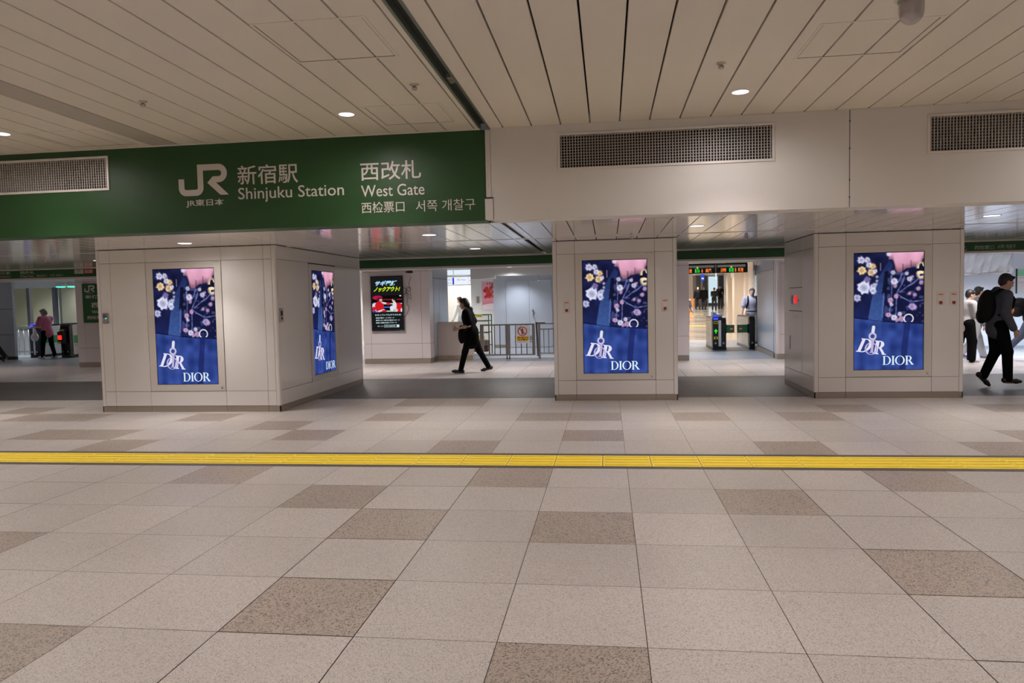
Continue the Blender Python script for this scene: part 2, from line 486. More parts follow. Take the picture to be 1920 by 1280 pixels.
def arc(cx, cz, r, a0, a1, n=10):
    return [(cx + r * math.cos(math.radians(a0 + (a1 - a0) * i / n)), cz + r * math.sin(math.radians(a0 + (a1 - a0) * i / n))) for i in range(n + 1)]
def emblem(name, m, x, z, s, y, parent):
    """joined J and R emblem; width 1.0 x height .58 scaled by s, lower left at x,z"""
    b = bmesh.new()
    t = 0.115
    def poly(pts): 
        vs = [b.verts.new((x + p * s, y, z + q * s)) for p, q in pts]
        b.faces.new(vs)
    def band(outer, inner):
        for i in range(len(outer) - 1):
            poly([outer[i], outer[i + 1], inner[i + 1], inner[i]])
    # J: hook at left rising, bottom, stem to the top bar
    r = 0.15
    W = 0.50
    zt, zb, rb = 0.58, 0.235, 0.1725
    cx_ = 1.0 - rb - 0.02
    band([(0.0, 0.32)] + arc(r, r, r, 180, 270) + arc(W - r, r, r, 270, 360) + [(W, zt - t)],
         [(t, 0.32)] + arc(r, r, r - t, 180, 270) + arc(W - r, r, r - t, 270, 360) + [(W - t, zt - t)])
    # R: top bar, bowl, lower bar and leg
    poly([(W - t, zt - t), (W - t, zt), (W, zt), (W, zt - t)])
    band([(W, zt)] + arc(cx_, zt - rb, rb, 90, -90), [(W, zt - t)] + arc(cx_, zt - rb, rb - t, 90, -90))
    poly([(0.58, zb), (0.69, zb + t), (cx_, zb + t), (cx_, zb)])
    poly([(0.58, zb), (0.755, zb), (1.0, 0.0), (0.835, 0.0)])
    bmesh.ops.remove_doubles(b, verts=b.verts[:], dist=1e-5)
    for f in b.faces:
        f.normal_update()
        if f.normal.y > 0: f.normal_flip()
    return link(name, b, m, parent, recalc=False)
emblem('emblem', 'letter', -4.735, 2.745, 0.590, YB - 0.003, sign)

# air vents
def vent(x0, x1, z0, z1, label, fm='frame'):
    v = thing('air_vent', label, 'air vent', ((x0 + x1) / 2, YB, z0), group='ventilation grilles on the beam')
    b = bmesh.new(); w = 0.026
    wall = [(x0, x1, z0, z0 + w), (x0, x1, z1 - w, z1), (x0, x0 + w, z0 + w, z1 - w), (x1 - w, x1, z0 + w, z1 - w)]
    for a, c, d, e in wall: bx(b, a, c, YB - 0.012, YB + 0.02, d, e)
    link('vent_frame', b, fm, v, bevel=0.003)
    b = bmesh.new(); p = 0.0292
    n = int((x1 - x0 - 2 * w) / p)
    for i in range(n + 1):
        x = x0 + w + (i + 0.3) * p
        if x < x1 - w: bx(b, x, x + 0.0085, YB + 0.002, YB + 0.022, z0 + w, z1 - w)
    nz = int((z1 - z0 - 2 * w) / p)
    for i in range(1, nz + 1):
        z = z0 + w + i * p
        bx(b, x0 + w, x1 - w, YB + 0.006, YB + 0.016, z, z + 0.0045)
    link('grille', b, mat('grille metal', (0.46, 0.43, 0.41), 0.45, metal=0.2), v)
    b = bmesh.new(); bx(b, x0 + 0.002, x1 - 0.002, YB + 0.16, YB + 0.17, z0 + 0.002, z1 - 0.002)
    link('vent_back', b, 'blackm', v)
vent(*vents[0], 'long dark lattice air vent on the white beam above the middle column')
vent(*vents[1], 'dark lattice air vent on the white beam, cut by the right frame edge')
vent(*vents[2], 'pale framed air vent set into the green sign at the left')

# ------------------------------------------------------------------ LAMPS, SPRINKLERS, CAMERA
def downlight(x, y, z, r, w, col, label, ga, size=106, blend=0.75, glow=3.0, name='ceiling_lamp', wide=0.0):
    t = thing(name, label, 'ceiling lamp', (x, y, z), group=ga)
    b = bmesh.new()
    n = 24
    for (ra, rb, za, zb) in ((r, r * 1.13, -0.002, -0.004), (r * 1.13, r * 1.15, -0.004, 0.0)):
        c0 = [b.verts.new((ra * math.cos(2 * math.pi * i / n), ra * math.sin(2 * math.pi * i / n), za)) for i in range(n)]
        c1 = [b.verts.new((rb * math.cos(2 * math.pi * i / n), rb * math.sin(2 * math.pi * i / n), zb)) for i in range(n)]
        for i in range(n): b.faces.new((c0[i], c0[(i + 1) % n], c1[(i + 1) % n], c1[i]))
    link('lamp_rim', b, 'white', t, world=False)
    b = bmesh.new()
    c0 = [b.verts.new((r * math.cos(2 * math.pi * i / n), r * math.sin(2 * math.pi * i / n), -0.003)) for i in range(n)]
    b.faces.new(c0)
    link('diffuser', b, 'lamp', t, world=False)
    ld = bpy.data.lights.new('lamp_light', 'SPOT')
    ld.energy = w; ld.color = col; ld.spot_size = math.radians(size); ld.spot_blend = blend; ld.shadow_soft_size = r
    lo = bpy.data.objects.new('lamp_light', ld); COL.objects.link(lo); lo.location = (0, 0, -0.02); lo.parent = t
    if wide:
        ld = bpy.data.lights.new('lamp_light', 'SPOT')
        ld.energy = wide; ld.color = col; ld.spot_size = math.radians(176); ld.spot_blend = 0.7; ld.shadow_soft_size = r
        lo = bpy.data.objects.new('lamp_light', ld); COL.objects.link(lo); lo.location = (0, 0, -0.02); lo.parent = t
    return t
for ky in range(4):
    for kx in range(-5, 4):
        x, y = 1.206 + 3.66 * kx, 6.93 - 3.66 * ky
        where = {-5: 'far left', -2: 'left', -1: 'above green sign', 0: 'above middle column', 1: 'right'}.get(kx, 'side')
        if ky == 0 and kx in (-2, -1, 0):
            lb = {-2: 'round recessed ceiling lamp at the left edge, above the left air vent', -1: 'round recessed ceiling lamp in front of the green sign lettering',
                  0: 'round recessed ceiling lamp in front of the middle air vent'}[kx]
        else: lb = 'round concourse lamp, ' + ('first', 'second', 'third', 'last')[ky] + ' row from the beam, ' + ('far left of the sign', 'left of the left air vent', 'over the left column', 'in line with the left air vent', 'in line with the sign lettering', 'in line with the middle air vent', 'in line with the right air vent', 'right of the right column', 'far right of the right column')[kx + 5]
        downlight(x, y, ZC, 0.072, LAMP_W, LAMP_COL, lb, 'round lamps in the concourse ceiling', wide=54.0)
sof = {-5.571: 'lamp in low soffit above the left column screen', -2.240: 'lamp in low soffit right of the left column', 1.092: 'lamp in low soffit right of the middle column',
       4.424: 'lamp in low soffit right of the right column', -2.125: 'lamp in low soffit near the green band, above the walking person'}
for kx in range(-5, 4):
    x = 1.092 + 3.332 * kx
    lb = min(sof.items(), key=lambda t: abs(t[0] - x))
    lb = 'round recessed ' + lb[1] if abs(lb[0] - x) < 0.05 else 'round recessed soffit lamp far along the passage, ' + ('farthest left', 'second farthest left', 'just left of the left column', 'over the left column', 'over the gap', 'over the middle column', 'over the right gap', 'right of the right column', 'farthest right', 'past the frame')[kx + 5]
    downlight(x, 9.26, ZS, 0.085, SOFFIT_W, SOFFIT_COL, lb, 'round lamps in the low soffit', size=100, blend=0.8, wide=30.0)
    if abs(x - 1.09) > 3.3 or x < -1:
        if kx in (-1, -3, 2):
            downlight(x + 0.115, 11.92, ZS, 0.085, SOFFIT_W * 0.7, SOFFIT_COL, 'round recessed ' + sof[-2.125] if kx == -1 else 'round recessed soffit lamp behind the ' + ('left' if kx < 0 else 'right') + ' column', 'round lamps in the low soffit', size=110)

def sprinkler(x, y, z, label):
    b = bmesh.new()
    lathe(b, [(0.036, z - 0.001), (0.036, z - 0.005), (0.012, z - 0.008), (0.012, z - 0.022), (0.022, z - 0.024), (0.022, z - 0.045), (0.01, z - 0.05)], 0, 0, 16)
    t = thing('sprinkler_head', label, 'sprinkler', (x, y, 0), group='sprinkler heads')
    link('sprinkler_body', b, 'steel', t, world=False)
sprinkler(-4.02, 6.126, ZC, 'small sprinkler head in ceiling above the station emblem')
sprinkler(-1.57, 6.115, ZC, 'small sprinkler head in ceiling beside the shutter slot')
sprinkler(0.907, 6.049, ZC, 'small sprinkler head in ceiling in front of the middle air vent')
sprinkler(-3.35, 10.75, ZS, 'small sprinkler head in low soffit right of the left column')
sprinkler(0.35, 10.55, ZS, 'small sprinkler head in low soffit over the middle column front')
sprinkler(2.0, 11.1, ZS, 'small sprinkler head in low soffit between middle and right column')
sprinkler(-9.3, 11.3, ZS, 'small sprinkler head in low soffit left of the left column')

dc = thing('dome_camera', 'grey smoked dome camera hanging from ceiling at top right', 'camera', (1.80, 4.72, ZC))
b = bmesh.new()
lathe(b, [(0.03, 3.318), (0.045, 3.314), (0.045, 3.27), (0.090, 3.262), (0.093, 3.222), (0.070, 3.218)], 1.80, 4.72, 32)
link('camera_base', b, 'frame', dc)
b = bmesh.new()
lathe(b, [(0.070, 3.222), (0.070, 3.17)] + [(0.069 * math.cos(a), 3.145 - 0.072 * math.sin(a)) for a in [i * math.pi / 18 for i in range(0, 9)]] + [(0.003, 3.072)], 1.80, 4.72, 32)
link('dome_cover', b, mat('smoked grey dome', (0.40, 0.37, 0.38), 0.2, metal=0.3, coat=0.8), dc)
b = bmesh.new(); lathe(b, [(0.074, 3.224), (0.077, 3.221), (0.077, 3.206), (0.070, 3.204)], 1.80, 4.72, 32)
link('retaining_ring', b, mat('ring grey green', (0.28, 0.32, 0.27), 0.3, metal=0.5), dc)

# ------------------------------------------------------------------ COLUMNS
def clad(b, face, at, us, zs, skip=(), g=0.0022, th=0.012, mi=0):
    """grid of thin panels on a face; face is 'f' (facing -Y), 'r' (facing +X), 'l' (facing -X)"""
    for i in range(len(us) - 1):
        for j in range(len(zs) - 1):
            if (i, j) in skip: continue
            a, c, d, e = us[i] + g, us[i + 1] - g, zs[j] + g, zs[j + 1] - g
            if face == 'f': bx(b, a, c, at, at + th, d, e, mi)
            elif face == 'r': bx(b, at - th, at, a, c, d, e, mi)
            else: bx(b, at, at + th, a, c, d, e, mi)

def column(name, x0, x1, y0, y1, fus, fskip, sus=None, side=None, label='', top=ZS - 0.006, base=0.085):
    t = thing(name, label, None, ((x0 + x1) / 2, (y0 + y1) / 2, 0), kind='structure')
    c = 0.014
    b = bmesh.new(); bx(b, x0 + c, x1 - c, y0 + c, y1 - c, 0, ZS + 0.02)
    link('core', b, 'gap', t)
    b = bmesh.new()
    zs = [base + 0.003, 0.300, 2.163, top]
    clad(b, 'f', y0, fus, zs, fskip)
    if side == 'r': clad(b, 'r', x1, sus, zs, {(1, 1)})
    else: clad(b, 'r', x1, [y0 + 0.06, (y0 + y1) / 2, y1 - 0.06], zs)
    clad(b, 'l', x0, sus if side == 'l' else [y0 + 0.06, (y0 + y1) / 2, y1 - 0.06], zs)
    bx(b, x0 + 0.06, x1 - 0.06, y1 - 0.012, y1, base, top)
    # rounded corner posts
    for cx, sx_ in ((x0, 1), (x1, -1)):
        for cy, sy_ in ((y0, 1), (y1, -1)):
            pts = [(cx, cy + sy_ * 0.058)] + [(cx + sx_ * (0.022 - 0.022 * math.sin(a)), cy + sy_ * (0.022 - 0.022 * math.cos(a))) for a in [math.pi / 2 * (1 - k / 5) for k in range(6)]] + [(cx + sx_ * 0.058, cy), (cx + sx_ * 0.058, cy + sy_ * 0.02), (cx + sx_ * 0.02, cy + sy_ * 0.058)]
            prism(b, pts, 'z', base + 0.003, top)
    link('cladding', b, 'clad', t, bevel=0.0015)
    b = bmesh.new()
    i = 0.004
    for a, d in zip(fus[:-1], fus[1:]): bx(b, a + 0.002, d - 0.002, y0 + i, y0 + 0.02, 0, base)
    bx(b, x0 + i, x0 + 0.02, y0 + i, y1 - i, 0, base); bx(b, x1 - 0.02, x1 - i, y0 + i, y1 - i, 0, base); bx(b, x0 + 0.02, x1 - 0.02, y1 - 0.02, y1 - i, 0, base)
    bx(b, x0 + i, fus[0], y0 + i, y0 + 0.02, 0, base); bx(b, fus[-1], x1 - i, y0 + i, y0 + 0.02, 0, base)
    link('plinth', b, 'steel_dark', t)
    return t
LX0, LX1, LY0, LY1 = -7.372, -4.620, 9.911, 13.50
MX0, MX1, MY0, MY1 = -0.800, 1.003, 10.924, 14.0
RX0, RX1, RY0, RY1 = 2.930, 4.938, 11.048, 12.86
column('column_left', LX0, LX1, LY0, LY1, [LX0 + 0.06, -7.146, -6.594, -5.432, -4.80, -4.68], {(2, 1)}, [LY0 + 0.06, 11.052, 12.225, 13.44], 'r',
       'wide white clad column at the left with screens on two faces')
column('column_middle', MX0, MX1, MY0, MY1, [MX0 + 0.06, -0.472, 0.684, 0.943], {(1, 1)}, label='white clad column in the middle with one screen')
column('column_right', RX0, RX1, RY0, RY1, [RX0 + 0.06, 3.362, 4.515, 4.878], {(1, 1)}, [RY0 + 0.06, 11.707, 12.505, RY1 - 0.05], 'l', 'white clad column at the right with one screen')

# ------------------------------------------------------------------ SCREEN PICTURES (each a coloured grid that glows)
def lerp(a, b, t): return a + (b - a) * t
def smooth(e0, e1, x):
    t = np.clip((x - e0) / (e1 - e0), 0, 1); return t * t * (3 - 2 * t)
def vnoise(X, Y, s, seed=0):
    r = np.random.RandomState(seed); g = r.rand(64, 64)
    x, y = X * s, Y * s
    xi, yi = np.floor(x).astype(int) % 63, np.floor(y).astype(int) % 63
    fx, fy = x - np.floor(x), y - np.floor(y)
    fx = fx * fx * (3 - 2 * fx); fy = fy * fy * (3 - 2 * fy)
    return (g[yi, xi] * (1 - fx) + g[yi, xi + 1] * fx) * (1 - fy) + (g[yi + 1, xi] * (1 - fx) + g[yi + 1, xi + 1] * fx) * fy
def seg(X, Y, x0, y0, x1, y1):
    dx, dy = x1 - x0, y1 - y0
    t = np.clip(((X - x0) * dx + (Y - y0) * dy) / (dx * dx + dy * dy + 1e-9), 0, 1)
    return np.hypot(X - x0 - t * dx, Y - y0 - t * dy)
def inpoly(X, Y, P):
    c = np.zeros(X.shape, bool); n = len(P)
    for i in range(n):
        x0, y0 = P[i]; x1, y1 = P[(i + 1) % n]
        if y0 == y1: continue
        k = ((y0 > Y) != (y1 > Y)) & (X < (x1 - x0) * (Y - y0) / (y1 - y0) + x0)
        c ^= k
    return c
def over(img, mask, col):
    m = np.clip(mask, 0, 1)[..., None]
    return img * (1 - m) + np.array(col, float) * m

def picture_bag(shift=0.0):
    """advert: hand holding a navy bag, flower print, metal charm. x 0..1, y 0..1.8 downward, colours in sRGB 0..255"""
    nx, ny = 160, 284
    X, Y = np.meshgrid((np.arange(nx + 1)) / nx, (np.arange(ny + 1)) / ny * 1.77)
    Y = Y - shift
    n1 = vnoise(X, Y + 3, 9, 1); n2 = vnoise(X, Y + 3, 30, 2)
    img = np.zeros(X.shape + (3,)) + np.array([24, 27, 62]) + (n1[..., None] - 0.5) * np.array([14, 16, 34])
    img = over(img, smooth(0.5, 1.0, Y) * 0.6, (34, 44, 100))
    # body of the bag, lower half, with soft quilting
    seam = 0.97 + 0.10 * X + 0.02 * np.sin(X * 3)
    body = smooth(0, 0.02, Y - seam)
    q = 0.5 + 0.5 * np.sin((X * 2.2 + Y * 1.5) * 9) * np.sin((X * 2.4 - Y * 1.4) * 9)
    bodyc = np.stack([30 + 26 * n1 + 10 * q, 46 + 32 * n1 + 12 * q, 108 + 46 * n1 + 16 * q], -1)
    img = img * (1 - body[..., None]) + bodyc * body[..., None]
    img = over(img, (np.abs(Y - seam) < 0.008) * 0.8, (16, 18, 40))
    # strap sweeping up to the hand
    P = [(0.50, 0.12), (0.44, 0.22), (0.36, 0.36), (0.30, 0.52), (0.25, 0.72), (0.21, 0.96), (0.20, 1.3), (0.38, 1.3), (0.41, 1.0), (0.44, 0.7), (0.46, 0.5), (0.50, 0.34), (0.56, 0.2)]
    st = inpoly(X, Y, P)
    g = smooth(0.05, 1.0, Y)
    stc = np.stack([28 + 26 * g + 10 * n2, 38 + 42 * g + 10 * n2, 84 + 56 * g + 12 * n2], -1)
    w = (st * np.where(Y > seam, 0.35, 1.0))[..., None]
    img = img * (1 - w) + stc * w
    img = over(img, (seg(X, Y, 0.47, 0.3, 0.43, 0.62) < 0.028) * 0.8, (12, 13, 30))
    img = over(img, (seg(X, Y, 0.43, 0.62, 0.41, 0.97) < 0.012) * 0.7, (90, 110, 175))
    # stems and flowers
    def flower(x, y, r, col, core=(150, 110, 130), seed=0):
        nonlocal img
        a = np.arctan2(Y - y, X - x); d = np.hypot(X - x, (Y - y))
        rr = r * (0.94 + 0.06 * np.cos(a * 7 + seed)) * 0.95
        img = over(img, smooth(0.018, -0.018, d - rr + 0.35 * r * (vnoise(X, Y + 3, 34, 9) - .45)) * (0.80 + 0.12 * np.cos(d / r * 9) + 0.2 * n2), col)
        img = over(img, smooth(0.35 * r, 0.05 * r, d) * 0.7, core)
    W, Pk, Yl = (226, 222, 246), (214, 170, 205), (244, 210, 150)
    for x, y, r, c in ((0.10, 0.10, .062, W), (0.19, 0.10, .045, W), (0.22, 0.18, .05, W), (0.11, 0.26, .07, Yl), (0.27, 0.20, .05, Yl), (0.25, 0.29, .062, Yl), (0.30, 0.27, .035, W),
                       (0.19, 0.40, .055, (130, 118, 168)), (0.14, 0.52, .105, (222, 226, 252)), (0.275, 0.57, .055, (220, 224, 250)), (0.28, 0.50, .05, (220, 224, 250)), (0.045, 0.67, .06, (205, 205, 240)), (0.33, 0.36, .02, W), (0.33, 0.42, .018, W), (0.32, 0.47, .02, W)):
        flower(x, y, r, c, seed=x * 40)
    img = over(img, (seg(X, Y, 0.38, 0.16, 0.38, 0.26) < 0.010) * 0.6, (150, 130, 180))
    inner = [(0.49, 0.34), (0.60, 0.22), (1.01, 0.2), (1.01, 1.06), (0.62, 1.04), (0.43, 0.98)]
    inn = inpoly(X, Y, inner)
    img = over(img, inn * 0.75, (20, 22, 54))
    img = over(img, inn * smooth(0.62, 0.80, vnoise(X, Y + 3, 22, 11)) * 0.45, (110, 115, 175))
    X0_, Y0_ = X, Y
    X = X + 0.035 * (vnoise(X, Y + 3, 8, 7) - .5); Y = Y + 0.035 * (vnoise(X, Y + 3, 8, 8) - .5)
    vine = np.minimum.reduce([seg(X, Y, .55, .35, .53, .95), seg(X, Y, .62, .62, .60, 1.0), seg(X, Y, .62, .62, .74, .36), seg(X, Y, .66, .60, .88, .44), seg(X, Y, .62, .62, .80, .74),
                              seg(X, Y, .80, .74, 1.0, .71), seg(X, Y, .70, .30, .60, .52), seg(X, Y, .50, .9, .66, 1.02), seg(X, Y, .88, .44, 1.0, .34)])
    img = over(img, smooth(0.016, 0.004, vine) * (0.35 + 0.5 * n2) * inn, (130, 140, 205))
    X, Y = X0_, Y0_
    for x, y, r, c in ((.56, .30, .04, W), (.58, .43, .055, W), (.59, .50, .03, Pk), (.53, .72, .045, Pk), (.54, .78, .03, W), (.61, .66, .035, Pk), (.76, .32, .03, W), (.80, .40, .042, W), (.84, .37, .022, Pk), (.93, .55, .035, Pk),
                       (.97, .46, .035, (190, 160, 205)), (.80, .62, .026, Pk), (.88, .64, .028, Pk), (.84, .82, .06, (180, 165, 215)), (.88, .84, .03, Pk), (.50, .94, .04, Pk), (.58, .98, .05, W), (.66, .93, .035, W), (.69, 1.0, .05, Pk), (.62, 1.02, .03, Pk)):
        if y < 1.1: flower(x, y, r, c, seed=y * 40)
    # hand with knuckles coming down from the top edge
    hb = 0.10 + 0.20 * np.exp(-((X - 0.655) / 0.075) ** 4) + 0.135 * np.exp(-((X - 0.78) / 0.060) ** 4) + 0.12 * np.exp(-((X - 0.90) / 0.07) ** 4)
    hand = smooth(-0.01, 0.01, hb - Y) * smooth(0.51, 0.53, X + Y * 0.25 - 0.02 * (Y < 0))
    sk = np.clip(1 - Y * 2.2, 0, 1)
    crease = np.exp(-((X - 0.705) / 0.012) ** 2) * (Y > 0.17) + np.exp(-((X - 0.82) / 0.012) ** 2) * (Y > 0.12)
    rim = smooth(0.0, 0.10, hb - Y)
    hc = (0.66 + 0.34 * rim)[..., None] * np.stack([232 * (0.80 + .2 * sk) - 60 * crease, 172 * (0.72 + .28 * sk) - 60 * crease, 200 * (0.72 + .28 * sk) - 40 * crease], -1) * (0.92 + 0.12 * n1[..., None])
    img = img * (1 - hand[..., None]) + hc * hand[..., None]
    img = over(img, smooth(0.03, 0.0, np.hypot(X - 0.50, Y - 0.02) - 0.02), (225, 205, 235))
    img = over(img, (vnoise(X, Y + 3, 26, 5) > 0.42) * smooth(0.10, 0.05, np.hypot((X - 0.97), (Y - 0.28) * 0.6)), (250, 225, 175))
    # gold ring and hanging strap
    rg = np.abs(np.hypot(X - 0.79, Y - 1.0) - 0.065)
    img = over(img, inpoly(X, Y, [(0.745, 0.98), (0.83, 0.98), (0.79, 1.32), (0.75, 1.77), (0.66, 1.77), (0.70, 1.35)]) * 0.75, (30, 38, 96))
    img = over(img, smooth(0.014, 0.004, rg) * (Y < 1.05), (230, 225, 235))
    # charm tag
    img = over(img, smooth(0.028, 0.018, seg(X, Y, 0.285, 1.12, 0.275, 1.20)), (225, 225, 238))
    img = over(img, smooth(0.018, 0.008, np.abs(np.hypot(X - 0.27, Y - 1.26) - 0.045)), (205, 195, 225))
    return nx, ny, np.clip(img, 0, 255)

def picture_ring():
    nx, ny = 90, 54
    X, Y = np.meshgrid(np.arange(nx + 1) / nx, np.arange(ny + 1) / ny)
    img = np.zeros(X.shape + (3,)) + np.array([10, 10, 12])
    for y, c in ((0.22, (150, 25, 40)), (0.47, (190, 215, 220)), (0.68, (70, 120, 210)), (0.92, (190, 225, 215))):
        img = over(img, smooth(0.045, 0.02, np.abs(Y - y - 0.03 * np.sin(X * 2))) * (X > 0.3), c)
    def ell(x, y, a, b, c, s=0.08): 
        nonlocal img
        img = over(img, smooth(1 + s, 1 - s, np.hypot((X - x) / a, (Y - y) / b)), c)
    ell(0.10, 0.72, 0.14, 0.30, (215, 215, 220)); ell(0.24, 0.66, 0.15, 0.34, (205, 28, 38)); ell(0.18, 0.12, 0.17, 0.13, (180, 25, 70)); ell(0.26, 0.24, 0.10, 0.13, (70, 25, 45)); ell(0.29, 0.28, 0.055, 0.09, (215, 160, 150))
    img = over(img, smooth(0.05, 0.03, seg(X, Y, 0.35, 0.42, 0.50, 0.48)), (220, 215, 220)); ell(0.54, 0.50, 0.07, 0.08, (205, 30, 40)); ell(0.05, 0.80, 0.06, 0.14, (200, 30, 50)); ell(0.06, 0.97, 0.08, 0.06, (60, 70, 190))
    ell(0.88, 0.78, 0.13, 0.34, (205, 28, 38)); ell(0.75, 0.62, 0.07, 0.26, (220, 220, 225)); ell(0.72, 0.30, 0.05, 0.12, (225, 180, 160)); ell(0.77, 0.20, 0.075, 0.10, (25, 20, 22)); ell(0.66, 0.78, 0.07, 0.16, (225, 225, 230)); ell(0.80, 0.9, 0.06, 0.1, (220, 190, 200)); ell(0.98, 0.9, 0.03, 0.12, (225, 225, 230))
    img = over(img, smooth(0.06, 0.03, seg(X, Y, 0.22, 0.95, 0.38, 0.86)), (220, 210, 215)); ell(0.40, 0.93, 0.08, 0.07, (190, 30, 60)); ell(0.95, 0.02, 0.03, 0.05, (220, 225, 235))
    return nx, ny, np.clip(img, 0, 255)

def picture_mesh(data, x0, x1, z0, z1, y, strength_mat='picture'):
    nx, ny, img = data
    xs = np.linspace(x0, x1, nx + 1); zs = np.linspace(z1, z0, ny + 1)
    XX, ZZ = np.meshgrid(xs, zs)
    co = np.stack([XX, np.full_like(XX, y), ZZ], -1).reshape(-1, 3)
    idx = np.arange((nx + 1) * (ny + 1)).reshape(ny + 1, nx + 1)
    q = np.stack([idx[:-1, :-1], idx[1:, :-1], idx[1:, 1:], idx[:-1, 1:]], -1).reshape(-1, 4)
    me = bpy.data.meshes.new('picture')
    me.from_pydata(co.tolist(), [], q.tolist())
    v = img.reshape(-1, 3) / 255.0
    v = np.where(v <= 0.04045, v / 12.92, ((v + 0.055) / 1.055) ** 2.4)
    a = me.color_attributes.new('picture', 'FLOAT_COLOR', 'POINT')
    a.data.foreach_set('color', np.concatenate([v, np.ones((len(v), 1))], 1).ravel().astype(np.float32))
    return me

# serif capitals drawn as outlines (unit height), used by the advert
def serif_word(b, word, x, z, h, y, lean=0.0, rot=0.0, stroke=1.0, gap=0.1):
    """returns the pen's end; letters D I O R with thick stems and thin serifs"""
    T = 0.165 * stroke; t = 0.05 * stroke
    def P(pts):
        vs = []
        for p, q in pts:
            xx = cx + (p + lean * q) * h; zz = z + q * h
            if rot:
                dx, dz = xx - x, zz - z
                xx, zz = x + dx * math.cos(rot) - dz * math.sin(rot), z + dx * math.sin(rot) + dz * math.cos(rot)
            vs.append(b.verts.new((xx, y, zz)))
        f = b.faces.new(vs)
    def band(o, i):
        for k in range(len(o) - 1): P([o[k], o[k + 1], i[k + 1], i[k]])
    def ell(cx_, cz_, rx, rz, a0, a1, n=18):
        return [(cx_ + rx * math.cos(math.radians(a0 + (a1 - a0) * k / n)), cz_ + rz * math.sin(math.radians(a0 + (a1 - a0) * k / n))) for k in range(n + 1)]
    cx = x
    for ch in word:
        if ch == 'I':
            P([(0.08, 0), (0.08, 1), (0.08 + T, 1), (0.08 + T, 0)]); P([(0, 0), (0, t), (0.16 + T, t), (0.16 + T, 0)]); P([(0, 1 - t), (0, 1), (0.16 + T, 1), (0.16 + T, 1 - t)]); w = 0.16 + T
        elif ch == 'D':
            P([(0.08, 0), (0.08, 1), (0.08 + T, 1), (0.08 + T, 0)]); P([(0, 0), (0, t), (0.4, t), (0.4, 0)]); P([(0, 1 - t), (0, 1), (0.4, 1), (0.4, 1 - t)])
            band(ell(0.38, 0.5, 0.50, 0.5, 90, -90), ell(0.38, 0.5, 0.50 - T, 0.5 - t, 90, -90)); w = 0.88
        elif ch == 'O':
            band(ell(0.5, 0.5, 0.52, 0.52, 0, 360, 30), ell(0.5, 0.5, 0.52 - T, 0.52 - t, 0, 360, 30)); w = 1.0
        elif ch == 'R':
            P([(0.08, 0), (0.08, 1), (0.08 + T, 1), (0.08 + T, 0)]); P([(0, 0), (0, t), (0.16 + T, t), (0.16 + T, 0)]); P([(0, 1 - t), (0, 1), (0.4, 1), (0.4, 1 - t)])
            band(ell(0.38, 0.735, 0.30, 0.265, 90, -90), ell(0.38, 0.735, 0.30 - T, 0.265 - t, 90, -90))
            P([(0.24, 0.47), (0.24, 0.52), (0.42, 0.52), (0.42, 0.47)]); P([(0.34, 0.48), (0.52, 0.50), (0.86, 0.04), (0.66, 0.04)]); P([(0.64, 0), (0.62, t), (0.92, t), (0.92, 0)]); w = 0.88
        cx += (w + gap) * h
    return cx

def face_fwd(b):
    for f in b.faces:
        f.normal_update()
        if f.normal.y > 0: f.normal_flip()

